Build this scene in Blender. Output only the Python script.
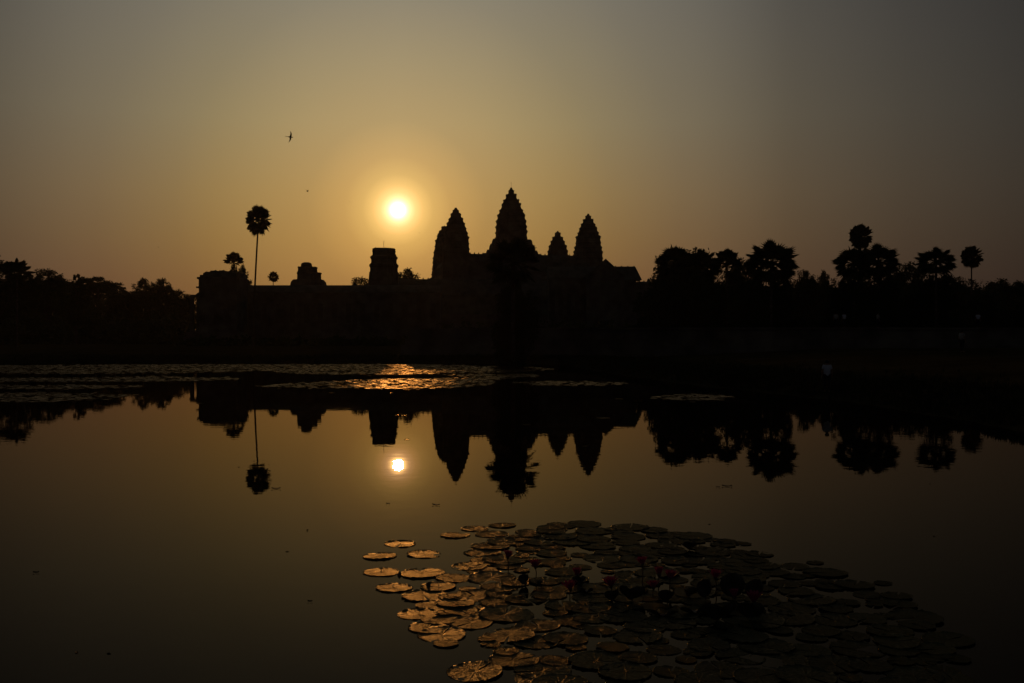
import bpy, math, random
import numpy as np
from mathutils import Vector, Matrix

R = math.radians
sc = bpy.context.scene
for o in list(bpy.data.objects):
    bpy.data.objects.remove(o)
col = sc.collection
rng = random.Random(7)

# ------------------------------------------------------------------ camera
CAM_H, FOC, HOR = 2.8, 1000.0, 337.5
HAZE_DENSITY = 0.00003
cam = bpy.data.cameras.new('camera')
cam_ob = bpy.data.objects.new('camera', cam)
col.objects.link(cam_ob)
cam_ob.location = (0, 0, CAM_H)
cam_ob.rotation_euler = (R(90), 0, 0)
cam.sensor_width = 36
cam.lens = 36 * FOC / 1024
cam.shift_y = (HOR - 341.5) / 1024
cam.clip_start = 0.1
cam.clip_end = 9000
sc.camera = cam_ob

# ------------------------------------------------------------------ sun and sky
SUN_AZ, SUN_EL = math.atan((398 - 512) / FOC), math.atan(127.5 / math.hypot(FOC, 114))
sun_dir = Vector((math.sin(SUN_AZ) * math.cos(SUN_EL), math.cos(SUN_AZ) * math.cos(SUN_EL), math.sin(SUN_EL)))
SUN_STRENGTH, SUN_COLOR = 0.32, (1.0, 0.42, 0.10)

sl = bpy.data.lights.new('sun', 'SUN')
sl.energy = SUN_STRENGTH
sl.color = SUN_COLOR
sl.angle = R(0.53)
so = bpy.data.objects.new('sun', sl)
col.objects.link(so)
so.rotation_euler = sun_dir.to_track_quat('Z', 'Y').to_euler()
so.location = sun_dir * 60

world = bpy.data.worlds.new('World')
sc.world = world
world.use_nodes = True
nt = world.node_tree
nt.nodes.clear()


class G:
    """small helper to wire shader nodes"""
    def __init__(self, tree):
        self.t = tree

    def n(self, kind, **kw):
        nd = self.t.nodes.new(kind)
        for k, v in kw.items():
            setattr(nd, k, v)
        return nd

    def put(self, sock, v):
        if hasattr(v, 'is_linked') or isinstance(v, bpy.types.NodeSocket):
            self.t.links.new(v, sock)
        else:
            sock.default_value = v

    def math(self, op, a, b=None, c=None, clamp=False):
        nd = self.n('ShaderNodeMath', operation=op, use_clamp=clamp)
        self.put(nd.inputs[0], a)
        if b is not None:
            self.put(nd.inputs[1], b)
        if c is not None:
            self.put(nd.inputs[2], c)
        return nd.outputs[0]

    def vmath(self, op, a, b=None, out=0):
        nd = self.n('ShaderNodeVectorMath', operation=op)
        self.put(nd.inputs[0], a)
        if b is not None:
            self.put(nd.inputs[1], b)
        return nd.outputs[out]

    def ramp(self, fac, stops, interp='LINEAR'):
        nd = self.n('ShaderNodeValToRGB')
        cr = nd.color_ramp
        cr.interpolation = interp
        while len(cr.elements) < len(stops):
            cr.elements.new(0.5)
        for e, (p, c) in zip(cr.elements, stops):
            e.position = p
            e.color = (c[0], c[1], c[2], 1)
        self.put(nd.inputs[0], fac)
        return nd.outputs[0]

    def curve(self, fac, stops, scale=1.0):
        """scalar function through grey stops"""
        return self.math('MULTIPLY', self.n_sep(self.ramp(fac, [(p, (v, v, v)) for p, v in stops])), scale)

    def n_sep(self, c):
        nd = self.n('ShaderNodeSeparateColor')
        self.put(nd.inputs[0], c)
        return nd.outputs[0]

    def mul(self, a, b, op='MULTIPLY'):
        nd = self.n('ShaderNodeMix', data_type='RGBA', blend_type=op)
        nd.inputs[0].default_value = 1
        self.put(nd.inputs[6], a)
        self.put(nd.inputs[7], b)
        return nd.outputs[2]


g = G(nt)
tc = g.n('ShaderNodeTexCoord').outputs['Generated']
dirn = g.vmath('NORMALIZE', tc)
sep = g.n('ShaderNodeSeparateXYZ')
nt.links.new(dirn, sep.inputs[0])
deg = 180 / math.pi
elev = g.math('MULTIPLY', g.math('ARCSINE', sep.outputs[2]), deg)
theta = g.math('MULTIPLY', g.math('ARCCOSINE', g.math('MINIMUM', g.vmath('DOT_PRODUCT', dirn, tuple(sun_dir), out=1), 1.0)), deg)
az = g.math('SUBTRACT', g.math('MULTIPLY', g.math('ARCTAN2', sep.outputs[0], sep.outputs[1]), deg), SUN_AZ * deg)
az = g.math('ABSOLUTE', g.math('WRAP', az, 180.0, -180.0))
# colour of the hazy air by height above the horizon (toward the sun)
E = lambda d: d / 90
air = g.ramp(g.math('DIVIDE', g.math('MAXIMUM', elev, 0.0), 90.0), [
    (E(0), (0.15, 0.072, 0.030)), (E(2.5), (0.21, 0.098, 0.036)), (E(5.5), (0.250, 0.146, 0.053)), (E(8), (0.270, 0.180, 0.076)),
    (E(12), (0.266, 0.217, 0.122)), (E(15.5), (0.243, 0.213, 0.142)), (E(19), (0.215, 0.201, 0.158)),
    (E(30), (0.12, 0.115, 0.105)), (E(55), (0.05, 0.05, 0.055)), (E(90), (0.03, 0.035, 0.042))])
# it dims away from the sun's bearing ...
side = g.curve(g.math('DIVIDE', az, 180.0), [
    (0, 1.0), (5 / 180, .95), (11 / 180, .81), (17 / 180, .595), (22 / 180, .35), (28 / 180, .225), (35 / 180, .125), (50 / 180, .09), (90 / 180, .085), (1, .10)])
air = g.mul(air, side)
# ... and greys
sepa = g.n('ShaderNodeSeparateColor')
nt.links.new(air, sepa.inputs[0])
grey = g.curve(g.math('DIVIDE', az, 90.0), [(0, 0.0), (10 / 90, .0), (35 / 90, .75), (60 / 90, 1), (1, 1)])
grey = g.math('MULTIPLY', grey, g.curve(g.math('DIVIDE', elev, 30.0, clamp=True), [(0, .4), (5.5 / 30, .55), (19 / 30, 1), (1, 1)]))
grey = g.math('MAXIMUM', grey, g.curve(g.math('DIVIDE', az, 180.0), [(0, 0), (45 / 180, 0), (80 / 180, 1), (1, 1)]))
mixg = g.n('ShaderNodeMix', data_type='RGBA')
nt.links.new(grey, mixg.inputs[0])
nt.links.new(air, mixg.inputs[6])
cmb = g.n('ShaderNodeCombineColor')
for i, k in enumerate((.93, .94, 1.02)):
    nt.links.new(g.math('MULTIPLY', sepa.outputs[0], k), cmb.inputs[i])
nt.links.new(cmb.outputs[0], mixg.inputs[7])
air = mixg.outputs[2]
# glow of the air round the sun, and the disc itself
A = lambda d: d / 16
halo = g.ramp(g.math('DIVIDE', theta, 16.0, clamp=True), [
    (A(0), (6, 3, 1.6)), (A(.27), (3.6, 1.8, .78)), (A(.45), (1.2, .74, .285)), (A(.6), (.66, .375, .170)), (A(.75), (.46, .265, .112)), (A(1.0), (.34, .192, .064)), (A(1.4), (.215, .130, .034)),
    (A(2), (.138, .082, .019)), (A(3), (.090, .050, .011)), (A(5), (.046, .027, .006)), (A(8), (.028, .018, .004)), (A(12), (.007, .005, .001)), (1, (0, 0, 0))])
halo = g.mul(halo, (3.0, 3.0, 3.0, 1))
total = g.mul(air, halo, 'ADD')
disc = g.math('MULTIPLY', g.math('LESS_THAN', theta, 0.265), 25.0)
cd = g.n('ShaderNodeCombineColor')
for i, k in enumerate((1, .85, .55)):
    nt.links.new(g.math('MULTIPLY', disc, k), cd.inputs[i])
total = g.mul(total, cd.outputs[0], 'ADD')
bg1 = g.n('ShaderNodeBackground')
nt.links.new(total, bg1.inputs[0])
bg1.inputs[1].default_value = 1.0
sky = g.n('ShaderNodeTexSky')
sky.sky_type = 'NISHITA'
sky.sun_disc = False
sky.sun_elevation = SUN_EL
sky.sun_rotation = SUN_AZ
sky.dust_density = 6
sky.air_density = 2
bg2 = g.n('ShaderNodeBackground')
nt.links.new(sky.outputs[0], bg2.inputs[0])
bg2.inputs[1].default_value = 0.0012
add = g.n('ShaderNodeAddShader')
nt.links.new(bg1.outputs[0], add.inputs[0])
nt.links.new(bg2.outputs[0], add.inputs[1])
out = g.n('ShaderNodeOutputWorld')
nt.links.new(add.outputs[0], out.inputs[0])

sc.view_settings.view_transform = 'Standard'
sc.view_settings.look = 'None'
sc.view_settings.exposure = 0
sc.view_settings.gamma = 1
sc.view_settings.use_curve_mapping = False
sc.render.engine = 'CYCLES'
sc.cycles.max_bounces = 5
sc.cycles.use_denoising = True


# ------------------------------------------------------------------ helpers
def W(px, py, d):
    """world point at depth d seen at picture point (px, py)"""
    return Vector(((px - 512) / FOC * d, d, CAM_H + (HOR - py) / FOC * d))


def WATER(px, py):
    d = CAM_H / ((py - HOR) / FOC)
    return Vector(((px - 512) / FOC * d, d, 0))


def tag(o, label=None, cat=None, group=None, kind=None):
    if label:
        o['label'] = label
    if cat:
        o['category'] = cat
    if group:
        o['group'] = group
    if kind:
        o['kind'] = kind
    return o


def empty(name, loc, rz=0):
    o = bpy.data.objects.new(name, None)
    o.empty_display_size = .3
    o.location = loc
    o.rotation_euler = (0, 0, rz)
    col.objects.link(o)
    return o


def link_mesh(name, me, parent=None, loc=None):
    o = bpy.data.objects.new(name, me)
    col.objects.link(o)
    if parent:
        o.parent = parent
    if loc is not None:
        o.location = loc
    return o


def copy_tree(o, parent=None):
    c = o.copy()
    col.objects.link(c)
    c.parent = parent
    for ch in list(o.children):
        copy_tree(ch, c)
    return c


class MB:
    def __init__(self):
        self.v, self.f = [], []

    def add(self, vs, fs):
        b = len(self.v)
        self.v += [tuple(x) for x in vs]
        self.f += [tuple(b + i for i in f) for f in fs]

    def box(self, x0, x1, y0, y1, z0, z1):
        self.add([(x0, y0, z0), (x1, y0, z0), (x1, y1, z0), (x0, y1, z0), (x0, y0, z1), (x1, y0, z1), (x1, y1, z1), (x0, y1, z1)],
                 [(3, 2, 1, 0), (4, 5, 6, 7), (0, 1, 5, 4), (1, 2, 6, 5), (2, 3, 7, 6), (3, 0, 4, 7)])

    def loft(self, rings, cap=True):
        n = len(rings[0])
        vs = [p for r in rings for p in r]
        fs = []
        for k in range(len(rings) - 1):
            for i in range(n):
                j = (i + 1) % n
                fs.append((k * n + i, k * n + j, (k + 1) * n + j, (k + 1) * n + i))
        if cap:
            fs.append(tuple(range(n - 1, -1, -1)))
            fs.append(tuple((len(rings) - 1) * n + i for i in range(n)))
        self.add(vs, fs)

    def plan(self, poly, levels):
        """poly scaled by s at height z for (z, s) in levels"""
        self.loft([[(x * s, y * s, z) for x, y in poly] for z, s in levels])

    def lathe(self, prof, n=10, c=(0, 0)):
        self.loft([[(c[0] + r * math.cos(2 * math.pi * i / n), c[1] + r * math.sin(2 * math.pi * i / n), z) for i in range(n)] for z, r in prof])

    def tube(self, pts, rad, n=6):
        pts = [Vector(p) for p in pts]
        rings = []
        for i, p in enumerate(pts):
            a = pts[max(i - 1, 0)]
            b = pts[min(i + 1, len(pts) - 1)]
            t = (b - a).normalized()
            u = t.cross(Vector((0, 0, 1)) if abs(t.z) < .9 else Vector((1, 0, 0))).normalized()
            w = t.cross(u)
            r = rad[i] if isinstance(rad, (list, tuple)) else rad
            rings.append([p + (u * math.cos(2 * math.pi * k / n) + w * math.sin(2 * math.pi * k / n)) * r for k in range(n)])
        self.loft(rings)

    def extrude_x(self, prof, x0, x1):
        """closed (y, z) profile extruded along x"""
        n = len(prof)
        self.add([(x0, y, z) for y, z in prof] + [(x1, y, z) for y, z in prof],
                 [(i, (i + 1) % n, n + (i + 1) % n, n + i) for i in range(n)] + [tuple(range(n - 1, -1, -1)), tuple(range(n, 2 * n))])

    def extrude_y(self, prof, y0, y1):
        n = len(prof)
        self.add([(x, y0, z) for x, z in prof] + [(x, y1, z) for x, z in prof],
                 [(i, (i + 1) % n, n + (i + 1) % n, n + i) for i in range(n)] + [tuple(range(n - 1, -1, -1)), tuple(range(n, 2 * n))])

    def mesh(self, name, mat):
        me = bpy.data.meshes.new(name)
        me.from_pydata(self.v, [], self.f)
        me.materials.append(mat)
        return me

    def build(self, name, mat, parent=None, loc=None, smooth=False):
        me = self.mesh(name, mat)
        if smooth:
            me.polygons.foreach_set('use_smooth', [True] * len(me.polygons))
        return link_mesh(name, me, parent, loc)


# ------------------------------------------------------------------ materials
def material(name, c0, c1, scale=4.0, rough=.9, spec=.3, detail=6, bump=0.0, bump_scale=None, rand=0.0):
    m = bpy.data.materials.new(name)
    m.use_nodes = True
    t = m.node_tree
    q = G(t)
    b = t.nodes['Principled BSDF']
    tc = q.n('ShaderNodeTexCoord').outputs['Object']
    nz = q.n('ShaderNodeTexNoise')
    nz.inputs['Scale'].default_value = scale
    nz.inputs['Detail'].default_value = detail
    t.links.new(tc, nz.inputs['Vector'])
    c = q.ramp(nz.outputs[0], [(.3, c0), (.7, c1)])
    if rand:
        oi = q.n('ShaderNodeObjectInfo').outputs['Random']
        hsv = q.n('ShaderNodeHueSaturation')
        t.links.new(q.math('MULTIPLY_ADD', oi, rand, 1 - rand / 2), hsv.inputs['Value'])
        t.links.new(c, hsv.inputs['Color'])
        c = hsv.outputs[0]
    t.links.new(c, b.inputs['Base Color'])
    b.inputs['Roughness'].default_value = rough
    b.inputs['Specular IOR Level'].default_value = spec
    if bump:
        n2 = q.n('ShaderNodeTexNoise')
        n2.inputs['Scale'].default_value = bump_scale or scale * 3
        n2.inputs['Detail'].default_value = 5
        t.links.new(tc, n2.inputs['Vector'])
        bp = q.n('ShaderNodeBump')
        bp.inputs['Strength'].default_value = 1
        bp.inputs['Distance'].default_value = bump
        t.links.new(n2.outputs[0], bp.inputs['Height'])
        t.links.new(bp.outputs[0], b.inputs['Normal'])
    return m


M = {}
M['stone'] = material('weathered_sandstone', (.07, .062, .055), (.18, .16, .135), .35, .95, .1, bump=.12, bump_scale=1.2)
M['roof_stone'] = material('mossy_roof_stone', (.065, .07, .058), (.16, .16, .135), .4, .95, .1, bump=.1, bump_scale=1.5)
M['recess_shade'] = material('stone_shade_tone', (.06, .055, .05), (.10, .09, .08), .6, .95, .05)  # stone darkened to stand in for the shade inside doorways and windows
M['metal'] = material('rod_metal', (.15, .15, .15), (.25, .25, .25), 2, .5, .5)
M['leaf'] = material('tree_leaves', (.025, .035, .012), (.06, .075, .03), .4, .8, .15, rand=.5)
M['palm_leaf'] = material('palm_leaves', (.03, .04, .015), (.07, .08, .035), .8, .7, .2, rand=.3)
M['bark'] = material('bark', (.04, .032, .025), (.12, .10, .08), 3, .95, .1, bump=.03)
M['ground'] = material('grass_ground', (.028, .026, .012), (.062, .05, .026), .25, 1, .0, bump=.03, bump_scale=3)
M['grass'] = material('grass_blades', (.025, .03, .010), (.06, .06, .025), .6, .9, .1)
M['petal'] = material('magenta_petals', (.42, .03, .15), (.62, .08, .27), 20, .6, .3)
pt = M['petal'].node_tree
tr = pt.nodes.new('ShaderNodeBsdfTranslucent')
tr.inputs['Color'].default_value = (.5, .05, .2, 1)
ms = pt.nodes.new('ShaderNodeMixShader')
ms.inputs[0].default_value = .4
pt.links.new(pt.nodes['Principled BSDF'].outputs[0], ms.inputs[1])
pt.links.new(tr.outputs[0], ms.inputs[2])
pt.links.new(ms.outputs[0], pt.nodes['Material Output'].inputs[0])
M['stem'] = material('lily_stem', (.05, .03, .02), (.10, .06, .04), 10, .6, .3)
M['bud'] = material('sunlit_bud_tint', (.55, .40, .15), (.75, .55, .25), 10, .6, .3)  # pale warm colour stands in for sunlight on the bud tips
M['dark_leaf'] = material('upright_lily_leaf', (.03, .022, .018), (.06, .05, .03), 8, .55, .3)
M['shirt'] = material('pale_blue_shirt', (.42, .47, .60), (.56, .60, .72), 6, .9, .1)
M['shirt2'] = material('white_shirt', (.24, .24, .25), (.36, .36, .36), 6, .9, .1)
M['skin'] = material('skin', (.20, .11, .07), (.30, .18, .12), 5, .6, .3)
M['hair'] = material('dark_hair', (.008, .007, .006), (.02, .018, .015), 20, .6, .3)
M['trousers'] = material('dark_trousers', (.015, .016, .02), (.03, .03, .04), 10, .9, .1)
M['bird'] = material('dark_feathers', (.012, .011, .010), (.03, .027, .024), 20, .8, .2)
M['litter'] = material('dead_leaf', (.03, .02, .01), (.07, .045, .025), 20, .7, .2)


def pad_material(name, scale_bump, dist, rough, c0, c1, coat):
    m = bpy.data.materials.new(name)
    m.use_nodes = True
    t = m.node_tree
    q = G(t)
    b = t.nodes['Principled BSDF']
    tc = q.n('ShaderNodeTexCoord').outputs['Object']
    nz = q.n('ShaderNodeTexNoise')
    nz.inputs['Scale'].default_value = 9
    nz.inputs['Detail'].default_value = 6
    t.links.new(tc, nz.inputs['Vector'])
    c = q.ramp(nz.outputs[0], [(.3, c0), (.7, c1)])
    oi = q.n('ShaderNodeObjectInfo').outputs['Random']
    hsv = q.n('ShaderNodeHueSaturation')
    t.links.new(q.math('MULTIPLY_ADD', oi, .5, .75), hsv.inputs['Value'])
    t.links.new(c, hsv.inputs['Color'])
    t.links.new(hsv.outputs[0], b.inputs['Base Color'])
    rr = q.math('MULTIPLY_ADD', nz.outputs[0], .12, rough - .06)
    b.inputs['Specular IOR Level'].default_value = 0
    gl = q.n('ShaderNodeBsdfGlossy')
    blot = q.n('ShaderNodeTexNoise')
    blot.inputs['Scale'].default_value = 8
    blot.inputs['Detail'].default_value = 8
    blot.inputs['Roughness'].default_value = .7
    t.links.new(tc, blot.inputs['Vector'])
    t.links.new(q.ramp(blot.outputs[0], [(.38, tuple(c * .15 for c in coat[:3])), (.48, tuple(c * .8 for c in coat[:3])), (.62, tuple(c * 1.7 for c in coat[:3]))]), gl.inputs['Color'])
    gl.distribution = 'BECKMANN'
    t.links.new(rr, gl.inputs['Roughness'])
    fr = q.n('ShaderNodeFresnel')
    fr.inputs['IOR'].default_value = 1.38
    mx = q.n('ShaderNodeMixShader')
    t.links.new(fr.outputs[0], mx.inputs[0])
    trl = q.n('ShaderNodeBsdfTranslucent')
    trl.inputs['Color'].default_value = (.16, .13, .03, 1)
    mt = q.n('ShaderNodeMixShader')
    mt.inputs[0].default_value = .2
    t.links.new(b.outputs[0], mt.inputs[1])
    t.links.new(trl.outputs[0], mt.inputs[2])
    t.links.new(mt.outputs[0], mx.inputs[1])
    t.links.new(gl.outputs[0], mx.inputs[2])
    t.links.new(mx.outputs[0], t.nodes['Material Output'].inputs[0])
    # veins that fan out from the stalk, plus fine puckering
    sp = q.n('ShaderNodeSeparateXYZ')
    t.links.new(tc, sp.inputs[0])
    ang = q.math('ARCTAN2', sp.outputs[1], sp.outputs[0])
    vein = q.math('POWER', q.math('ABSOLUTE', q.math('SINE', q.math('MULTIPLY', ang, 8.0))), .4)
    n2 = q.n('ShaderNodeTexNoise')
    n2.inputs['Scale'].default_value = scale_bump
    n2.inputs['Detail'].default_value = 2
    t.links.new(tc, n2.inputs['Vector'])
    n3 = q.n('ShaderNodeTexNoise')
    n3.inputs['Scale'].default_value = 4
    n3.inputs['Detail'].default_value = 2
    t.links.new(tc, n3.inputs['Vector'])
    h = q.math('ADD', q.math('MULTIPLY', vein, -.65), q.math('MULTIPLY_ADD', n3.outputs[0], 1.2, n2.outputs[0]))
    bp = q.n('ShaderNodeBump')
    bp.inputs['Distance'].default_value = dist
    t.links.new(h, bp.inputs['Height'])
    for nd in (b, gl, fr):
        t.links.new(bp.outputs[0], nd.inputs['Normal'])
    return m


M['pad'] = pad_material('lily_pad', 26, .0034, .20, (.045, .055, .032), (.10, .11, .07), (.165, .145, .11, 1))
M['far_pad'] = pad_material('far_lily_pad', 12, .012, .38, (.03, .03, .015), (.06, .055, .03), (.26, .215, .155, 1))


def water_material():
    m = bpy.data.materials.new('pond_water')
    m.use_nodes = True
    t = m.node_tree
    q = G(t)
    t.nodes.remove(t.nodes['Principled BSDF'])
    tc = q.n('ShaderNodeTexCoord').outputs['Object']
    mp = q.n('ShaderNodeMapping')
    mp.inputs['Scale'].default_value = (1, 1, 1)
    t.links.new(tc, mp.inputs[0])
    n1 = q.n('ShaderNodeTexNoise')
    n1.inputs['Scale'].default_value = 2.0
    n1.inputs['Detail'].default_value = 3
    t.links.new(mp.outputs[0], n1.inputs['Vector'])
    n2 = q.n('ShaderNodeTexNoise')
    n2.inputs['Scale'].default_value = .12
    n2.inputs['Detail'].default_value = 2
    t.links.new(mp.outputs[0], n2.inputs['Vector'])
    patch = q.ramp(n2.outputs[0], [(.4, (.35, .35, .35)), (.7, (1, 1, 1))])
    h = q.math('MULTIPLY', n1.outputs[0], q.n_sep(patch))
    bp = q.n('ShaderNodeBump')
    bp.inputs['Distance'].default_value = .0015
    t.links.new(h, bp.inputs['Height'])
    gl = q.n('ShaderNodeBsdfGlossy')
    gl.inputs['Roughness'].default_value = .003
    gl.inputs['Color'].default_value = (.79, .69, .57, 1)
    df = q.n('ShaderNodeBsdfDiffuse')
    df.inputs['Color'].default_value = (.008, .008, .006, 1)
    fr = q.n('ShaderNodeFresnel')
    fr.inputs['IOR'].default_value = 1.09
    for nd in (gl, fr):
        t.links.new(bp.outputs[0], nd.inputs['Normal'])
    mx = q.n('ShaderNodeMixShader')
    t.links.new(fr.outputs[0], mx.inputs[0])
    t.links.new(df.outputs[0], mx.inputs[1])
    t.links.new(gl.outputs[0], mx.inputs[2])
    t.links.new(mx.outputs[0], t.nodes['Material Output'].inputs[0])
    return m


M['water'] = water_material()

# ------------------------------------------------------------------ ground and pond
SHORE = [(17.5, -40), (16.5, 5), (15.8, 20), (15.3, 30), (14.9, 38), (14.3, 45.5), (11.9, 53), (8.8, 69), (4.9, 101), (2.5, 105), (-8, 107), (-30, 106), (-75, 108), (-78, 60), (-76, -40)]


def seg_dist(P, a, b):
    ab = np.array(b) - np.array(a)
    t = np.clip(((P - a) @ ab) / (ab @ ab), 0, 1)
    return np.linalg.norm(P - (np.array(a) + t[..., None] * ab), axis=-1)


def shore_signed(X, Y):
    """metres inland of the shore (negative over the pond)"""
    P = np.stack([X, Y], -1)
    n = len(SHORE)
    d = np.min([seg_dist(P, SHORE[i], SHORE[(i + 1) % n]) for i in range(n)], axis=0)
    inside = np.zeros(X.shape, bool)
    for i in range(n):
        x0, y0 = SHORE[i]
        x1, y1 = SHORE[(i + 1) % n]
        if y0 == y1:
            continue
        c = (y0 > Y) != (y1 > Y)
        inside ^= c & (X < (x1 - x0) * (Y - y0) / (y1 - y0) + x0)
    return np.where(inside, -d, d)


def bumps(X, Y):
    return (np.sin(X * .9 + 1.3 * np.sin(Y * .37)) * np.cos(Y * .8 + 1.1 * np.sin(X * .5)) * .5
            + np.sin(X * 2.3 + Y * 1.7) * np.cos(Y * 2.9 - X * .6) * .25)


def ground_z(X, Y):
    X, Y = np.asarray(X, float), np.asarray(Y, float)
    s = shore_signed(X, Y) + bumps(X * .7, Y * .7) * .45
    z = np.where(s < 0, np.maximum(s * .5, -1.2), .75 * (1 - np.exp(-np.maximum(s, 0) / 1.3)))
    right = np.clip((X - 12) / 20, 0, 1) * np.clip((160 - Y) / 60, 0, 1)
    z = z + np.where(s > 0, right * 1.0 * (1 - np.exp(-np.maximum(s - 2, 0) / 9)), 0)
    z = z + np.where(s > 0, bumps(X, Y) * .06 * np.clip(s, 0, 1), 0)
    return z


def axis(lo, hi, step, far, grow=1.22):
    a = list(np.arange(lo, hi + 1e-6, step))
    s = step
    up = [hi]
    while up[-1] < far:
        s *= grow
        up.append(up[-1] + s)
    s = step
    dn = [lo]
    while dn[-1] > -far:
        s *= grow
        dn.append(dn[-1] - s)
    return np.array(dn[:0:-1] + a + up[1:])


gx, gy = axis(-84, 60, 1.0, 5000), axis(-10, 135, 1.0, 5000)
GX, GY = np.meshgrid(gx, gy)
GZ = ground_z(GX, GY)
nx, ny = len(gx), len(gy)
gv = np.stack([GX, GY, GZ], -1).reshape(-1, 3)
gf = [(j * nx + i, j * nx + i + 1, (j + 1) * nx + i + 1, (j + 1) * nx + i) for j in range(ny - 1) for i in range(nx - 1)]
me = bpy.data.meshes.new('ground')
me.from_pydata(gv.tolist(), [], gf)
me.materials.append(M['ground'])
me.polygons.foreach_set('use_smooth', [True] * len(me.polygons))
tag(link_mesh('ground', me), 'dark grassy banks and lawn round the pond', 'ground', kind='structure')

b = MB()
b.add([(-82, -12, 0), (24, -12, 0), (24, 112, 0), (-82, 112, 0)], [(0, 1, 2, 3)])
tag(b.build('water', M['water']), 'still pond mirroring the sunrise sky', 'water', kind='structure')


def gz(x, y):
    return float(ground_z(np.array([x]), np.array([y]))[0])


# ------------------------------------------------------------------ temple
REDENT = [(1, .38), (.88, .38), (.88, .60), (.76, .60), (.76, .76), (.60, .76), (.60, .88), (.38, .88), (.38, 1)]
REDENT = REDENT + [(-y, x) for x, y in REDENT] + [(-x, -y) for x, y in REDENT] + [(y, -x) for x, y in REDENT]


def interp(prof, z):
    for (z0, r0), (z1, r1) in zip(prof, prof[1:]):
        if z0 <= z <= z1:
            return r0 + (r1 - r0) * (z - z0) / (z1 - z0)
    return prof[-1][1]


def antefix(b, x, y, z, w, h, rr):
    a = rr.uniform(-.25, .25)
    ca, sa = math.cos(a), math.sin(a)
    tip = h * rr.uniform(.3, 1.25)
    base = [(-w, -w), (w, -w), (w, w), (-w, w)]
    r0 = [(x + ca * u - sa * v, y + sa * u + ca * v, z) for u, v in base]
    r1 = [(x + (ca * u - sa * v) * .85, y + (sa * u + ca * v) * .85, z + tip * .55) for u, v in base]
    r2 = [(x + (ca * u - sa * v) * .15, y + (sa * u + ca * v) * .15, z + tip) for u, v in base]
    b.loft([r0, r1, r2])


def tower_mesh(prof, tiers, seed, ruin=0.0):
    """prof: (z, half width) from base to top; stepped lotus-bud spire with toothed cornices"""
    rr = random.Random(seed)
    b = MB()
    z0, z1 = prof[0][0], prof[-1][0]
    H = z1 - z0
    ts = [1 - (1 - k / tiers) ** 1.12 for k in range(tiers + 1)]
    ts = [ts[0]] + [t + rr.uniform(-.12, .12) / tiers for t in ts[1:-1]] + [ts[-1]]
    for k in range(tiers):
        a, c = z0 + H * ts[k], z0 + H * ts[k + 1]
        t = c - a
        r = interp(prof, a + t * .65) * (1 + rr.uniform(-.03, .025))
        rl = min(interp(prof, a + t * .1), r * 1.12)
        b.plan(REDENT, [(a - .05, rl * .97), (a + t * .55, r * .96)])
        b.plan(REDENT, [(a + t * .50, r * .95), (a + t * .62, r * .99), (a + t * .80, r * 1.0), (a + t * .86, r * .97), (c + .02, r * .93)])
        for i, (x, y) in enumerate(REDENT):
            if i % 3 == 1 or rr.random() < ruin:
                continue
            antefix(b, x * r * .93, y * r * .93, a + t * .83, r * rr.uniform(.04, .085) + .04, t * .32, rr)
        # small false door on each face of the tier
        for q in range(4):
            ca, sa = (1, 0, -1, 0)[q], (0, 1, 0, -1)[q]
            w = r * .2
            p = [(r * .9 * ca - w * s * sa + d * ca, r * .9 * sa + w * s * ca + d * sa) for s, d in ((-1, 0), (1, 0), (1, r * .07), (-1, r * .07))]
            b.loft([[(x, y, a) for x, y in p], [(x, y, a + t * .5) for x, y in p]])
    return b


def finial_mesh(r, h):
    b = MB()
    b.lathe([(-.3, r), (h * .2, r * 1.05), (h * .3, r * .75), (h * .55, r * .8), (h * .62, r * .5), (h * .85, r * .62), (h, r * .35)], 12)
    return b


def vault(half, z_eave, z_ridge, n=8):
    """curved (corbelled) roof outline as (y, z)"""
    pts = []
    for i in range(n + 1):
        u = -1 + 2 * i / n
        pts.append((u * half, z_eave + (z_ridge - z_eave) * (1 - abs(u) ** 1.8)))
    return pts


def ridge_combs(b, x0, x1, y, z, step=1.3, h=.55):
    n = max(1, int((x1 - x0) / step))
    for i in range(n + 1):
        x = x0 + (x1 - x0) * i / n
        b.loft([[(x - .14, y - .14, z - .12), (x + .14, y - .14, z - .12), (x + .14, y + .14, z - .12), (x - .14, y + .14, z - .12)],
                [(x - .2, y - .12, z + h * .5), (x + .2, y - .12, z + h * .5), (x + .2, y + .12, z + h * .5), (x - .2, y + .12, z + h * .5)],
                [(x - .03, y - .03, z + h), (x + .03, y - .03, z + h), (x + .03, y + .03, z + h), (x - .03, y + .03, z + h)]])


def window(parent, x, y, z, w, h, face=-1):
    """baluster window on a wall facing -y: frame part with balusters as its sub-part"""
    b = MB()
    t = .22
    y0, y1 = (y - .18, y + .05)
    b.box(x - w / 2 - t, x - w / 2, y0, y1, z, z + h)
    b.box(x + w / 2, x + w / 2 + t, y0, y1, z, z + h)
    b.box(x - w / 2 - t - .1, x + w / 2 + t + .1, y0 - .05, y1, z - t, z)
    b.box(x - w / 2 - t - .1, x + w / 2 + t + .1, y0 - .05, y1, z + h, z + h + t)
    f = b.build('window', M['stone'], parent)
    b = MB()
    n = 5
    for i in range(n):
        cx = x - w / 2 + w * (i + .5) / n
        b.lathe([(z, .09), (z + h * .2, .06), (z + h * .3, .1), (z + h * .5, .07), (z + h * .7, .1), (z + h * .8, .06), (z + h, .09)], 6, (cx, y - .08))
    b.build('balusters', M['recess_shade'], f)
    return f


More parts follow.
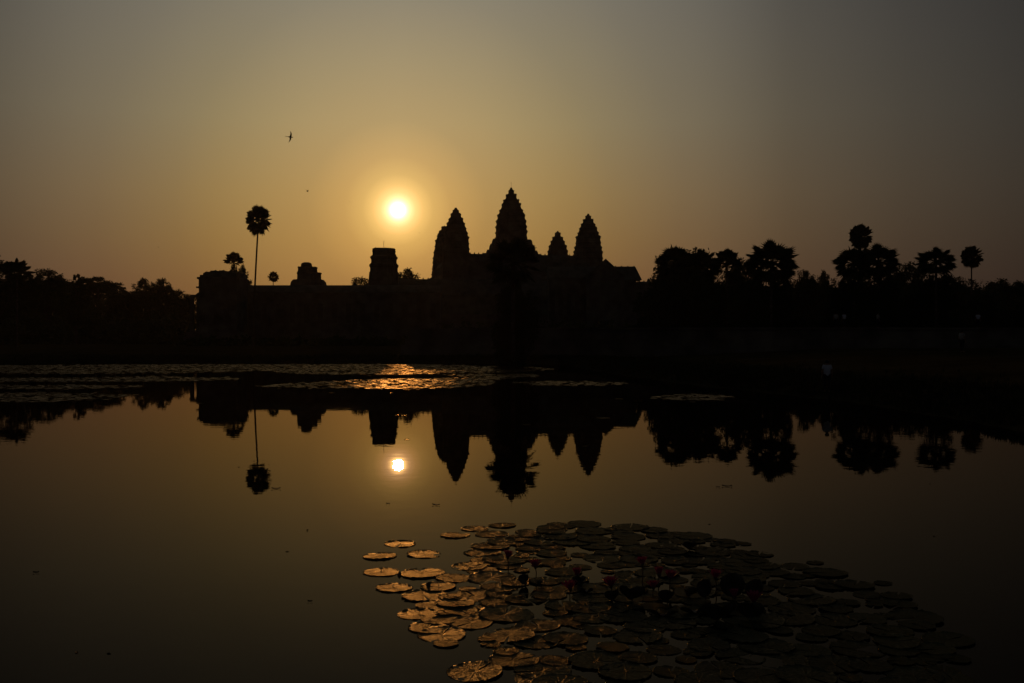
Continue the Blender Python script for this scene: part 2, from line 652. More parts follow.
def gallery_block(parent, x0, x1, half, z0, z_eave, z_ridge, wins=0, combs=True, names=('wall', 'roof')):
    b = MB()
    b.box(x0, x1, -half * .9, half * .9, z0, z_eave)
    b.box(x0 - .2, x1 + .2, -half * .97, half * .97, z0 - .02, z0 + .5)
    b.box(x0 - .12, x1 + .12, -half * .95, half * .95, z_eave - .45, z_eave - .003)
    b.build(names[0], M['stone'], parent)
    b = MB()
    b.extrude_x([(-half, z_eave)] + vault(half, z_eave + .25, z_ridge) + [(half, z_eave)], x0 - .3, x1 + .3)
    if combs:
        ridge_combs(b, x0, x1, 0, z_ridge)
    b.build(names[1], M['roof_stone'], parent)
    for i in range(wins):
        x = x0 + (x1 - x0) * (i + .5) / wins
        window(parent, x, -half * .9, z0 + (z_eave - z0) * .35, 1.3, (z_eave - z0) * .42)


temple = empty('temple', (0, 382, 0.9), R(12.5))
tag(temple, 'great stone temple with five pointed lotus bud towers on stepped terraces', 'temple')
TZ = .9


def temple_local(px, d):
    p = Matrix.Rotation(R(-12.5), 3, 'Z') @ (W(px, HOR, d) - Vector((0, 382, 0)))
    return p.x, p.y


def zt(py, d):
    return CAM_H + (HOR - py) / FOC * d - TZ


def add_tower(px, d, rows, tiers, base_z, label, seed, fin=1.0, rod=False, ruin=.12):
    """rows: (picture y, half width in px) from the bottom to the top"""
    k = d / FOC
    prof = [(base_z, rows[0][1] * k)] + [(zt(y, d), h * k) for y, h in rows]
    x, y = temple_local(px, d)
    o = tower_mesh(prof, tiers, seed, ruin).build('tower', M['stone'], temple, (x, y, 0))
    o['label'] = label
    zt_, rt = prof[-1]
    f = finial_mesh(rt * .95, fin).build('finial', M['stone'], o, (0, 0, zt_))
    if rod:
        b = MB()
        b.tube([(0, 0, zt_), (0, 0, zt_ + fin + 2.2)], .05, 5)
        b.build('lightning_rod', M['metal'], o)
    return o, x, y


C_ROWS = [(262, 17), (254, 16), (240, 15.2), (231, 15.0), (223, 14.5), (217, 13.2), (211, 11.5), (205.5, 9.4), (199.5, 6.8), (194, 3.7), (190.5, 2.1)]
F_ROWS = [(280, 14.4), (270, 14.3), (258, 14.0), (248, 13.0), (240.5, 11.9), (234.7, 10.5), (228.8, 8.5), (224, 6.6), (219, 4.0), (216.2, 2.0)]
L_ROWS = [(285, 14.8), (275, 14), (262, 13.5), (250, 13.2), (240, 12.7), (233, 11.5), (226.5, 9.7), (220, 7.4), (213.5, 4.4), (210.3, 2.4)]
B_ROWS = [(270, 10.8), (258, 10.4), (252, 9.6), (246.5, 8.3), (240.5, 6.2), (235.7, 3.6), (233, 1.8)]
BL_ROWS = [(288, 14.4), (275, 13.9), (260, 12.4), (250, 11.2), (241, 9.6), (235, 7.9), (231, 6.0), (228, 3.9), (226.6, 2.2)]
add_tower(511.2, 382, C_ROWS, 16, 24, 'tallest tower at the centre of the temple', 1, 1.1, True)
add_tower(455.8, 351, L_ROWS, 16, 18, 'tall corner tower nearest the sun', 2, .9)
add_tower(588.2, 365, F_ROWS, 16, 18, 'corner tower above the gabled pavilion', 3, .9)
add_tower(557.7, 412, B_ROWS, 11, 22, 'small far corner tower seen between two larger towers', 4, .8)
add_tower(445.4, 400, BL_ROWS, 13, 18, 'blunt far corner tower merging with the one before it', 5, .2, ruin=.4)
# stepped porches round the central tower
b = MB()
for (r, z, w) in ((7.3, zt(239, 382), 3.2), (8.3, zt(244, 382), 3.2), (9.6, zt(250, 382), 3.0), (11.2, zt(254.5, 382) + .4, 2.6)):
    for q in range(4):
        prof = [(-w, 20), (w, 20), (w, z - 1.6), (w * .72, z - .7), (0, z), (-w * .72, z - .7), (-w, z - 1.6)]
        ca, sa = math.cos(q * math.pi / 2), math.sin(q * math.pi / 2)
        b.loft([[(ca * dd - sa * u, sa * dd + ca * u, h) for u, h in prof] for dd in (2 if q % 2 else 2.0, r)])
b.build('porch', M['stone'], temple)
# upper terrace and its ring of galleries
b = MB()
sq = [(1, 1), (-1, 1), (-1, -1), (1, -1)]
for i in range(6):
    b.plan(sq, [(9 + i * 2.7, 34 - i * .9), (9 + i * 2.7 + 2.2, 33.5 - i * .9), (9 + (i + 1) * 2.7, 33.7 - i * .9)])
b.build('upper_terrace', M['stone'], temple)
for q in range(4):
    b = MB()
    half, ze, zr = 2.6, 28.6, zt(254.6, 358)
    rot = Matrix.Rotation(q * math.pi / 2, 4, 'Z')
    b.box(-23, 23, -26.4, -21.8, 24.5, ze)
    b.extrude_x([(-26.7, ze)] + [(y - 24.1, z) for y, z in vault(half, ze + .2, zr)] + [(-21.5, ze)], -24, 24)
    ridge_combs(b, -22, 22, -24.1, zr, 1.5, .5)
    b.v = [tuple(rot @ Vector(v)) for v in b.v]
    b.build('upper_gallery', M['roof_stone'], temple)
    # axial gallery toward the central tower
    b = MB()
    b.box(-2.2, 2.2, -22, -6, 24.5, ze)
    b.extrude_y([(-2.6, ze)] + vault(2.6, ze + .2, zr - .3) + [(2.6, ze)], -22, -6)
    b.v = [tuple(rot @ Vector(v)) for v in b.v]
    b.build('axial_gallery', M['roof_stone'], temple)
# second enclosure
b = MB()
b.plan(sq, [(0, 62), (2.4, 61.5), (2.6, 61), (5, 60.7), (5.2, 59), (9.3, 58.5)])
b.build('lower_terrace', M['stone'], temple)
for q in range(4):
    rot = Matrix.Rotation(q * math.pi / 2, 4, 'Z')
    b = MB()
    ze, zr = 15.5, zt(280, 328)
    b.box(-52, 52, -55, -48, 9.2, ze)
    b.extrude_x([(-55.6, ze)] + [(y - 51.5, z) for y, z in vault(4, ze + .2, zr)] + [(-47.4, ze)], -53, 53)
    ridge_combs(b, -52, 52, -51.5, zr, 1.6, .5)
    b.v = [tuple(rot @ Vector(v)) for v in b.v]
    g2 = b.build('second_gallery', M['roof_stone'], temple)

# gabled pavilion in front of the temple's right corner
d = 297
k = d / FOC
pav = empty('gabled_pavilion', W(604.6, HOR, d) - Vector((0, -6, CAM_H - .8)))
tag(pav, 'gabled stone pavilion with a mossy roof below the corner tower', 'building')
zz = lambda py: CAM_H + (HOR - py) / FOC * d - .8
xx = lambda px: (px - 604.6) * k
gallery_block(pav, xx(549), xx(598), 4.2, 0, zz(278), zz(265.3), 6)
for ch in list(pav.children):
    pass
b = MB()
b.box(xx(598), xx(637), -3.7, 3.7, 0, zz(279.5))
b.box(xx(636.5), xx(662), -3.2, 3.2, 0, zz(283))
b.build('wall', M['stone'], pav)
b = MB()
ze = zz(279.5)
hip = [(-4.2, ze), (4.2, ze), (1.6, zz(266)), (0, zz(265)), (-1.6, zz(266))]
r0 = [(xx(604), y, z) for y, z in hip]
r1 = [(xx(637) + (zz(265) - z) * .40, y, z) for y, z in hip]
b.loft([r0, r1])
ridge_combs(b, xx(611), xx(636.5), 0, zz(265.3), 1.6, .3)
b.build('roof', M['roof_stone'], pav)
b = MB()
zl = zz(283)
b.extrude_x([(-3.5, zl)] + vault(3.5, zl + .2, zz(280.4)) + [(3.5, zl)], xx(640), xx(662.5))
b.build('roof', M['roof_stone'], pav)
b = MB()
b.lathe([(zz(281), .45), (zz(280), .5), (zz(279.6), .3), (zz(278.4), .32), (zz(277), .05)], 8, (xx(651.2), 0))
b.build('finial', M['stone'], pav)
b = MB()
gab = [(xx(586), 0), (xx(623), 0), (xx(623), zz(276)), (xx(613), zz(268)), (xx(604.6), zz(260.4)), (xx(596), zz(268)), (xx(586), zz(276))]
b.extrude_y(gab, -9, 3.2)
b.build('gable', M['stone'], pav)
b = MB()
for s in (-1, 1):
    for (u0, v0), (u1, v1) in zip(gab[2:5], gab[3:5]):
        a0, a1 = abs(u0), abs(u1)
        b.loft([[(s * a0, yy, v0 - .2) for yy in (-9.6, 3.4)][::1] + [(s * a0, yy, v0 + .25) for yy in (3.4, -9.6)],
                [(s * a1, yy, v1 - .2) for yy in (-9.6, 3.4)][::1] + [(s * a1, yy, v1 + .25) for yy in (3.4, -9.6)]])
b.build('gable_roof', M['roof_stone'], pav)
b = MB()
b.box(-1.6, 1.6, -9.25, -9.01, 1.2, 6)
b.box(-2.1, -1.6, -9.5, -9.0, 0.8, 6.3)
b.box(1.6, 2.1, -9.5, -9.0, 0.8, 6.3)
b.box(-2.6, 2.6, -9.6, -9.0, 6.3, 7.1)
b.build('doorway', M['recess_shade'], pav)

# long west gallery with a broken tower and a flat-topped tower over it
d = 268
k = d / FOC
gal = empty('long_gallery', (W(340, HOR, d).x, d + 3.2, .9))
tag(gal, 'long low stone gallery below the rising sun', 'building')
zz = lambda py: CAM_H + (HOR - py) / FOC * d - .9
xx = lambda px: (px - 340) * k
gallery_block(gal, xx(243), xx(440), 3.4, 1.5, zz(293), zz(284.6), 14, combs=False)
b = MB()
b.box(xx(238), xx(445), -5, 5, -1.2, .75)
b.box(xx(239), xx(444), -4.3, 4.3, .753, 1.495)
b.build('plinth', M['stone'], gal)

d = 281
k = d / FOC
rt = empty('ruined_tower', (W(306, HOR, d).x, d + 2, .8))
tag(rt, 'broken domed tower stump on the long gallery roof', 'tower')
zz = lambda py: CAM_H + (HOR - py) / FOC * d - .8
kx = lambda px: px * k
def shifted(px):
    n0 = shifted.n
    b.v[n0:] = [(x + kx(px), y, z) for x, y, z in b.v[n0:]]
    shifted.n = len(b.v)


b = MB()
shifted.n = 0
b.plan(REDENT, [(0, kx(17)), (zz(284), kx(17)), (zz(281.6), kx(16.4)), (zz(280.8), kx(15.6)), (zz(279.4), kx(14.6))])
shifted(1.1)
b.plan(REDENT, [(zz(279.6), kx(11.4)), (zz(274), kx(11.2)), (zz(273.2), kx(11.8)), (zz(272.2), kx(11.6))])
shifted(1.8)
b.build('lower_storey', M['stone'], rt)
b = MB()
shifted.n = 0
b.plan(REDENT, [(zz(272.4), kx(9.3)), (zz(268.2), kx(9.0)), (zz(267.6), kx(9.5)), (zz(266.6), kx(9.2)), (zz(266.3), kx(7.6))])
shifted(.2)
rr = random.Random(3)
for ax, ay, az_, aw, ah in ((-8.6, 0, 267, 1.1, 1.6), (-9.2, 1, 273, 1.2, 4), (11.8, -1, 272.6, .9, 1.6), (-13.6, 2, 280.6, 1.2, 1.8), (15.6, 0, 281, 1.2, 1.6), (7.6, 2, 267, .9, 1.4)):
    antefix(b, kx(ax), kx(ay), zz(az_), kx(aw), kx(ah), rr)
b.build('upper_storey', M['stone'], rt)
b = MB()
b.lathe([(zz(266.6), kx(5.7)), (zz(264.4), kx(5.6)), (zz(263.2), kx(5.2)), (zz(262.4), kx(4.3)), (zz(261.9), kx(2.9)), (zz(261.7), .3)], 14, (kx(-1), 0))
b.build('dome', M['stone'], rt)

d = 311
k = d / FOC
ft = empty('flat_topped_tower', (W(384, HOR, d).x, d, .8))
tag(ft, 'squat flat topped ruined tower with a thin rod just beneath the sun', 'tower')
zz = lambda py: CAM_H + (HOR - py) / FOC * d - .8
b = MB()
rr = random.Random(12)
b.plan(REDENT, [(0, kx(17)), (zz(284), kx(15)), (zz(277), kx(14.4)), (zz(272), kx(13.9))])
for (y0, y1, r0, r1) in ((272.2, 263.4, 13.2, 14.0), (263.5, 255.6, 12.2, 13.1), (255.7, 249.6, 11.0, 11.2)):
    zb, ztp = zz(y0), zz(y1)
    t = ztp - zb
    b.plan(REDENT, [(zb, kx(r0)), (zb + t * .5, kx(r0)), (zb + t * .62, kx(r1)), (zb + t * .85, kx(r1)), (zb + t * .9, kx(r0)), (ztp + .02, kx(r0 * .96))])
    for x, y in REDENT:
        if rr.random() < .4:
            antefix(b, x * kx(r1) * .92, y * kx(r1) * .92, zb + t * .84, .28, t * rr.uniform(.1, .35), rr)
b.build('tower_body', M['stone'], ft)
b = MB()
b.plan(REDENT, [(zz(249.8), kx(11.0)), (zz(249), kx(11.2)), (zz(248.6), kx(10.6)), (zz(248.5), kx(9))])
for q in range(16):
    antefix(b, rr.uniform(-1, 1) * kx(8), rr.uniform(-1, 1) * kx(8), zz(248.7), rr.uniform(.3, .8), rr.uniform(.1, .35), rr)
b.build('broken_top', M['stone'], ft)
b = MB()
b.tube([(0, 0, zz(248.6)), (-.1, 0, zz(244)), (0, 0, zz(240.6))], .06, 5)
b.build('rod', M['metal'], ft)

# stone library block at the left end, with a pillared porch
d = 255
k = d / FOC
lib = empty('library', (W(222, HOR, d).x, d + 5.5, .8))
tag(lib, 'square stone library block with a crumbling stepped top and pillared porch', 'building')
zz = lambda py: CAM_H + (HOR - py) / FOC * d - .8
xx = lambda px: ((px if px < 198 else 198 + (px - 198) * .8) - 222) * k
b = MB()
b.box(xx(186), xx(252), -7.5, 7.5, -.9, 2.2)
b.box(xx(188), xx(250), -7, 7, 2.203, 3.4)
b.build('plinth', M['stone'], lib)
b = MB()
b.box(xx(199), xx(246), -5.5, 5.5, 3.4, zz(288))
b.box(xx(196.5), xx(247), -5.9, 5.9, zz(288.003), zz(286.5))
b.box(xx(198.6), xx(246.4), -5.4, 5.4, zz(286.505), zz(279))
b.box(xx(197.2), xx(247), -5.8, 5.8, zz(279.003), zz(277))
b.build('wall', M['stone'], lib)
b = MB()
rr = random.Random(5)
steps = [(199, 203, 274.6), (203, 207.5, 272.6), (207.5, 212, 271.4), (212, 217, 270.3), (217, 222.5, 270.6), (222.5, 229, 270.1), (229, 234, 271.2), (234, 240, 271.0), (240, 246, 272.2)]
for a, c, t in steps:
    b.box(xx(a) + .002, xx(c) - .002, -4.8 + rr.uniform(-.3, .3), 4.8 + rr.uniform(-.3, .3), zz(277.003), zz(t))
    for q in range(3):
        antefix(b, xx(rr.uniform(a, c)), rr.uniform(-4, 4), zz(t) - .05, rr.uniform(.25, .5), rr.uniform(.2, .5), rr)
b.build('roof', M['roof_stone'], lib)
b = MB()
b.box(xx(187), xx(198.9), -3, 3, zz(296.2), zz(294.2))
b.extrude_x([(-3.3, zz(294.2))] + vault(3.3, zz(294.1), zz(291.2), 6) + [(3.3, zz(294.2))], xx(193), xx(198.9))
b.build('porch_roof', M['stone'], lib)
for yy in (-2.6, 2.6):
    for px in (188.6, ):
        b = MB()
        x = xx(px)
        b.box(x - .42, x + .42, yy - .42, yy + .42, 3.4, zz(296.2))
        b.box(x - .6, x + .6, yy - .6, yy + .6, 3.402, 3.9)
        b.box(x - .6, x + .6, yy - .6, yy + .6, zz(296.2) - .5, zz(296.2) - .003)
        b.build('pillar', M['stone'], lib)
for px in (208, 222, 236):
    window(lib, xx(px), -5.5, 5.2, 1.5, 2.6)

# raised stone causeway along the right side of the lawn, with a stepped kerb
b = MB()
rot = Matrix.Rotation(R(4), 4, 'Z')
for i, (z0, z1, yy) in enumerate(((0, 1.2, 0), (1.203, 1.9, .5), (1.903, 2.9, 1.0), (2.903, 3.1, .7))):
    q = [(-14 + yy, yy), (75, yy), (75, 16), (-46 + yy, 16)]  # end slanted to face away from the sun so it stays dark
    b.loft([[(x, y, z0) for x, y in q], [(x, y, z1) for x, y in q]])
b.v = [tuple(rot @ Vector(v)) for v in b.v]
cau = b.build('causeway', M['stone'], None, (34, 104, .75))
tag(cau, 'long raised stone causeway with stepped edge behind the lawn', 'causeway', kind='structure')


def causeway_top(px):
    d = 110.0
    x = (px - 512) / FOC * d
    yl = 104 + (x - 34) * math.tan(R(4)) + 4
    return Vector(((px - 512) / FOC * yl, yl, .75 + 3.1))


# ------------------------------------------------------------------ morning haze, also standing in for lens flare on the towers
hm = bpy.data.materials.new('haze')
hm.use_nodes = True
hm.node_tree.nodes.remove(hm.node_tree.nodes['Principled BSDF'])
hv = hm.node_tree.nodes.new('ShaderNodeVolumePrincipled')
hv.inputs['Color'].default_value = (.80, .74, .66, 1)
hv.inputs['Density'].default_value = HAZE_DENSITY
hv.inputs['Anisotropy'].default_value = .72
hm.node_tree.links.new(hv.outputs[0], hm.node_tree.nodes['Material Output'].inputs['Volume'])
lim = max(abs(gx[0]), gx[-1], abs(gy[0]), gy[-1]) + 20
b = MB()
b.box(-lim, lim, -lim, lim, -2.4, 72)
tag(b.build('haze', hm), 'thin warm morning haze over the pond and temple, also standing in for lens flare', 'haze', kind='stuff')


# ------------------------------------------------------------------ trees
def crown_mesh(name, lobes, n, leaf, seed, mat, flat=0.0):
    """leaf-sized faces spread through uneven lobes (unit-size tree, base at 0)"""
    rr = np.random.RandomState(seed)
    vol = np.array([l[3] * l[4] * l[5] for l in lobes]) ** .75
    cnt = rr.multinomial(n, vol / vol.sum())
    V, F = [], []
    for (cx, cy, cz, ax, ay, az_), m in zip(lobes, cnt):
        # twig clumps within the lobe, then leaves within each clump
        nc = max(6, m // 70)
        dv = rr.normal(size=(nc, 3))
        dv /= np.linalg.norm(dv, axis=1)[:, None]
        cl = dv * (rr.uniform(.2, 1, nc) ** .45)[:, None] * np.array([ax, ay, az_])
        cl += np.array([cx, cy, cz])
        w = rr.randint(0, nc, m)
        c = cl[w] + np.clip(rr.normal(size=(m, 3)), -1.6, 1.6) * np.array([ax, ay, az_ * (1 - flat * .6)]) * .15
        u = rr.normal(size=(m, 3))
        u[:, 2] *= 1 - flat
        u /= np.linalg.norm(u, axis=1)[:, None]
        v = np.cross(u, rr.normal(size=(m, 3)))
        v /= np.linalg.norm(v, axis=1)[:, None] + 1e-9
        sz = (leaf * rr.uniform(.6, 1.3, m))[:, None]
        b0 = len(V)
        V += np.stack([c - u * sz, c - v * sz * .55, c + u * sz, c + v * sz * .55], 1).reshape(-1, 3).tolist()
        F += (b0 + np.arange(4 * m).reshape(-1, 4)).tolist()
    me = bpy.data.meshes.new(name)
    me.from_pydata([tuple(v) for v in V], [], F)
    me.materials.append(mat)
    return me


def limbs_mesh(lobes, trunk_top, seed, rad):
    rr = random.Random(seed)
    b = MB()
    b.tube([(0, 0, -.05), (rr.uniform(-.01, .01), 0, trunk_top * .5), (0, rr.uniform(-.01, .01), trunk_top), (lobes[0][0] * .5, lobes[0][1] * .5, lobes[0][2])],
           [rad * 1.3, rad, rad * .85, rad * .35], 7)
    for l in lobes[1:]:
        s = trunk_top * rr.uniform(.75, 1.1)
        e = Vector(l[:3])
        m = Vector((e.x * .45, e.y * .45, s + (e.z - s) * .6))
        b.tube([(0, 0, s - .02), m, e], [rad * .6, rad * .4, rad * .15], 5)
        for q in range(3):
            tip = e + Vector((rr.uniform(-1, 1) * l[3], rr.uniform(-1, 1) * l[4], rr.uniform(-.2, .9) * l[5])) * .8
            b.tube([m.lerp(e, .6), tip], [rad * .2, rad * .06], 4)
    return b


def tree_kind(seed, style):
    rr = random.Random(seed)
    lobes = []
    if style == 'round':
        for i in range(9):
            a = rr.uniform(0, 6.28)
            q = rr.uniform(.05, .30)
            z = rr.uniform(.40, .82)
            s = rr.uniform(.11, .2)
            lobes.append((math.cos(a) * q, math.sin(a) * q, z, s * 1.15, s * 1.15, s * .85))
        lobes[0] = (0, 0, .80, .17, .17, .16)
        tt = .3
    elif style == 'umbrella':
        for i in range(8):
            a = i * .785 + rr.uniform(-.3, .3)
            q = rr.uniform(.15, .42)
            lobes.append((math.cos(a) * q, math.sin(a) * q, rr.uniform(.72, .88), rr.uniform(.13, .22), rr.uniform(.13, .22), .075))
        lobes[0] = (0, 0, .9, .24, .24, .085)
        tt = .5
    elif style == 'pointed':
        for i in range(8):
            z = .25 + .085 * i
            s = .2 * (1.02 - z) + .05
            a = rr.uniform(0, 6.28)
            lobes.append((math.cos(a) * s * .6, math.sin(a) * s * .6, z, s, s, .11))
        lobes[0] = (0, 0, .9, .07, .07, .09)
        tt = .25
    else:  # bushy down to the ground
        for i in range(12):
            a = rr.uniform(0, 6.28)
            q = rr.uniform(.1, .42)
            z = rr.uniform(.15, .75)
            s = rr.uniform(.14, .24)
            lobes.append((math.cos(a) * q, math.sin(a) * q, z, s * 1.2, s * 1.2, s))
        lobes[0] = (0, 0, .76, .22, .22, .21)
        tt = .2
    return lobes, tt


KINDS = {}
for nm, style, seed, n, leaf in (('round_a', 'round', 11, 20000, .0125), ('round_b', 'round', 23, 20000, .0125), ('umbrella', 'umbrella', 31, 15000, .0125),
                                 ('pointed', 'pointed', 41, 14000, .013), ('bushy_a', 'bushy', 53, 26000, .016), ('bushy_b', 'bushy', 67, 26000, .016)):
    lobes, tt = tree_kind(seed, style)
    KINDS[nm] = (crown_mesh('crown', lobes, n, leaf, seed, M['leaf'], .3 if style == 'umbrella' else 0),
                 limbs_mesh(lobes, tt, seed, .02).mesh('trunk', M['bark']))
lobes, tt = tree_kind(77, 'round')
KINDS['bare'] = (crown_mesh('crown', lobes, 700, .014, 77, M['leaf']), limbs_mesh(lobes, tt, 77, .016).mesh('trunk', M['bark']))


def tree(kind, px, top, d, label, name='tree', cat='tree', group=None, wide=1.0, rz=None):
    """a tree whose top stands at picture height `top` when d metres away"""
    base = Vector(((px - 512) / FOC * d, d, 0))
    base.z = gz(base.x, base.y)
    h = CAM_H + (HOR - top) / FOC * d - base.z
    h /= .97
    o = empty(name, base, rng.uniform(0, 6.28) if rz is None else rz)
    tag(o, label, cat, group)
    for part, me in zip(('crown', 'trunk'), KINDS[kind]):
        c = link_mesh(part, me, o)
        c.scale = (h * wide, h * wide, h)
    return o


def fan_palm_crown(seed, n=34, R0=1.0, droop=.25, top_only=False, web=.70):
    """unit-radius ball of fan leaves round the tip of the trunk (origin)"""
    rr = random.Random(seed)
    V, F = [], []

    def face(*ps):
        b0 = len(V)
        V.extend(tuple(p) for p in ps)
        F.append(tuple(range(b0, b0 + len(ps))))
    for i in range(n):
        z = 1 - 1.9 * (i + .5) / n if not top_only else 1 - 1.25 * (i + .5) / n
        z = max(-1, min(1, z + rr.uniform(-.12, .12)))
        a = i * 2.39996 + rr.uniform(-.25, .25)
        q = math.sqrt(max(0, 1 - z * z))
        dv = Vector((math.cos(a) * q, math.sin(a) * q, z))
        L = rr.uniform(.50, .60) * R0
        side = dv.cross(Vector((0, 0, 1)))
        side = side.normalized() if side.length > .05 else Vector((1, 0, 0))
        side.rotate(Matrix.Rotation(rr.uniform(-.6, .6), 3, dv))
        nrm = side.cross(dv).normalized()
        tip = dv * L - Vector((0, 0, droop * .25 * L))
        mid = dv * L * .5 + Vector((0, 0, .03))
        w = .018
        for p0, p1 in ((Vector((0, 0, 0)), mid), (mid, tip)):
            face(p0 - side * w, p0 + side * w, p1 + side * w, p1 - side * w)
            face(p0 - nrm * w, p0 + nrm * w, p1 + nrm * w, p1 - nrm * w)
        fr = rr.uniform(.42, .52) * R0 * 1.05
        segs = 17
        span = R(rr.uniform(235, 275))
        for s in range(segs):
            t0 = -span / 2 + span * s / segs
            t1 = t0 + span / segs
            tm = (t0 + t1) / 2
            lift = .16 if s % 2 else .05
            dirv = lambda t: (dv * math.cos(t) + side * math.sin(t))
            inner = web * fr
            p0 = tip + dirv(t0) * inner + nrm * .03
            p1 = tip + dirv(t1) * inner + nrm * .03
            pm = tip + dirv(tm) * inner - nrm * .03
            end = tip + dirv(tm) * fr * rr.uniform(.88, 1.08) - Vector((0, 0, droop * fr * .35)) + nrm * lift * .1
            face(tip, p0, pm)
            face(tip, pm, p1)
            face(p0, end, pm)
            face(pm, end, p1)
    me = bpy.data.meshes.new('crown')
    me.from_pydata(V, [], F)
    me.materials.append(M['palm_leaf'])
    return me


PALM = [fan_palm_crown(111, 38, droop=.12), fan_palm_crown(102, 42, droop=.12), fan_palm_crown(103, 36, droop=.4, web=.56), fan_palm_crown(104, 28, top_only=True), fan_palm_crown(105, 40, droop=.3, web=.55), fan_palm_crown(126, 27, droop=.3, web=.5)]


def palm(kind, px, cy, d, rpx, label, rz_px=None, lean=0.0, group='sugar palms round the temple', name='sugar_palm', base_z=None, skirt=False, trunk_r=.2):
    """crown centre at picture (px, cy), half width rpx px"""
    ctr = W(px, cy, d)
    bx = ctr.x + lean
    bz = gz(bx, d) if base_z is None else base_z
    o = empty(name, (bx, d, bz), 0)
    tag(o, label, 'palm tree', group)
    r = rpx * d / FOC * 1.06
    rv = (rz_px or rpx) * d / FOC * 1.06
    c = link_mesh('crown', PALM[kind], o, ctr - Vector((bx, d, bz)))
    c.scale = (r, r, rv)
    c.rotation_euler = (0, 0, rng.uniform(0, 6.28))
    b = MB()
    top = ctr - Vector((bx, d, bz))
    n = 12
    pts = [(top.x * (i / n) ** 1.4, 0, -.3 + (top.z + .3) * i / n) for i in range(n + 1)]
    rad = [trunk_r * (1.5 if i == 0 else 1.12 if i == 1 else 1 - .25 * i / n) for i in range(n + 1)]
    b.tube(pts, rad, 8)
    b.build('trunk', M['bark'], o)
    return o


# the palms one can tell apart
palm(1, 258.5, 220.5, 233, 12.6, 'tall slender sugar palm standing alone above the long gallery', 15.5, lean=-1.3, trunk_r=.24)
palm(0, 273.2, 277, 420, 5.6, 'tiny distant palm head just over the gallery roof')
palm(3, 233.5, 261.5, 370, 9.5, 'ragged palm poking up behind the library block', 10)
palm(5, 513, 262, 95, 27, 'broad dark palm in front of the central tower on the far shore', 28, trunk_r=.24)
palm(4, 771, 264, 122, 26, 'big round headed palm between the clump and the low bushes', 26)
palm(1, 860.5, 236.8, 240, 11.3, 'ball headed palm rising above the wide double palm', 13)
palm(2, 854, 264, 130, 20, 'ragged palm leaning under the tall ball headed palm', 18)
palm(4, 878, 262, 133, 20.5, 'spiky palm joined to the ragged palm, with fronds reaching outward', 20)
palm(4, 936, 262, 130, 19.5, 'dome shaped palm between the double palm and the lone slim one', 16)
palm(1, 971.5, 257, 233, 10.5, 'slim lollipop palm standing clear near the bare tree', 11.5)
palm(2, 676, 264, 150, 20, 'palm at the open end of the dense clump near the pavilion', 20)
palm(4, 700, 266, 156, 22, 'palm in the middle of the dense clump near the pavilion', 18)
palm(3, 727, 264, 150, 15, 'thin palm with gaps in its fronds beside the dense clump', 16)
palm(3, 17, 272, 207, 15, 'ragged palm in the dark wood at the edge of the view', 14)
# broadleaf trees with an outline of their own
tree('round_a', -4, 258, 230, 'tall dark tree cut by the edge of the view beside the ragged palm')
tree('round_b', 48, 267, 330, 'rounded tree with feathery top next to the ragged palm')
tree('pointed', 76, 275, 300, 'narrow pointed tree in the dip of the far wood')
tree('umbrella', 98, 278, 420, 'flat crowned tree beside the narrow pointed one', wide=1.0)
tree('round_b', 122, 287.5, 470, 'low rounded tree between the flat crowned tree and the twin crowns', wide=.9)
tree('round_a', 143, 279.5, 440, 'first of twin rounded crowns, beside the low rounded tree', wide=.85)
tree('round_b', 160, 277, 455, 'second of twin rounded crowns, nearer the library', wide=.8)
tree('bushy_a', 180, 290, 430, 'low bushy tree next to the library porch', wide=.9)
tree('round_a', 243, 266, 330, 'rounded tree behind the end of the library block', wide=.36)
tree('bushy_b', 234.5, 262, 372, 'leafy bush clothing the trunk of the ragged palm behind the library', wide=.2)
tree('round_b', 361, 275.5, 330, 'bushy crown beside the flat topped tower on the open gallery side', wide=.9)
tree('round_a', 409, 270, 330, 'rounded crown between the flat topped tower and the temple', wide=.9)
tree('bushy_a', 690, 249, 165, 'dense leafy tree behind the clump of palms', wide=.95)
tree('bushy_b', 741, 259, 170, 'leafy tree filling the gap beside the big round headed palm', wide=.6)
tree('round_b', 806, 268, 210, 'low rounded tree next to the big round headed palm', wide=.6)
tree('round_a', 823, 272, 230, 'small tree between the rounded tree and the double palm', wide=.5)
tree('bushy_b', 905, 263, 220, 'bushy tree between the double palm and the dome shaped palm', wide=.7)
tree('bare', 993, 269.5, 260, 'thin almost bare tree beyond the slim palm', wide=.8)
tree('bushy_a', 1018, 281, 300, 'low tree at the end of the far wood past the bare tree', wide=.9)
tree('bushy_b', 954, 275, 250, 'low bushy tree under the dome shaped palm', wide=.7)
for px, top, d, w, lb in ((668, 276, 148, .8, 'bush at the foot of the clump of palms, on its open end'), (700, 277, 150, .8, 'bush in the middle of the foot of the palm clump'), (757, 277, 124, .62, 'bush under the big round headed palm, on the clump side'),
                          (783, 278, 125, .62, 'bush under the big round headed palm, on the open side'), (851, 273, 131, .75, 'bush at the foot of the ragged leaning palm'), (879, 272, 134, .7, 'bush at the foot of the spiky palm'), (936, 273, 132, .7, 'bush at the foot of the dome shaped palm'),
                          (512, 284, 97, .55, 'shaggy bush round the trunk of the broad palm on the far shore')):
    tree('bushy_a' if px % 2 else 'bushy_b', px, top, d, lb, name='bush', cat='bush', group='bushes at the feet of palms', wide=w)
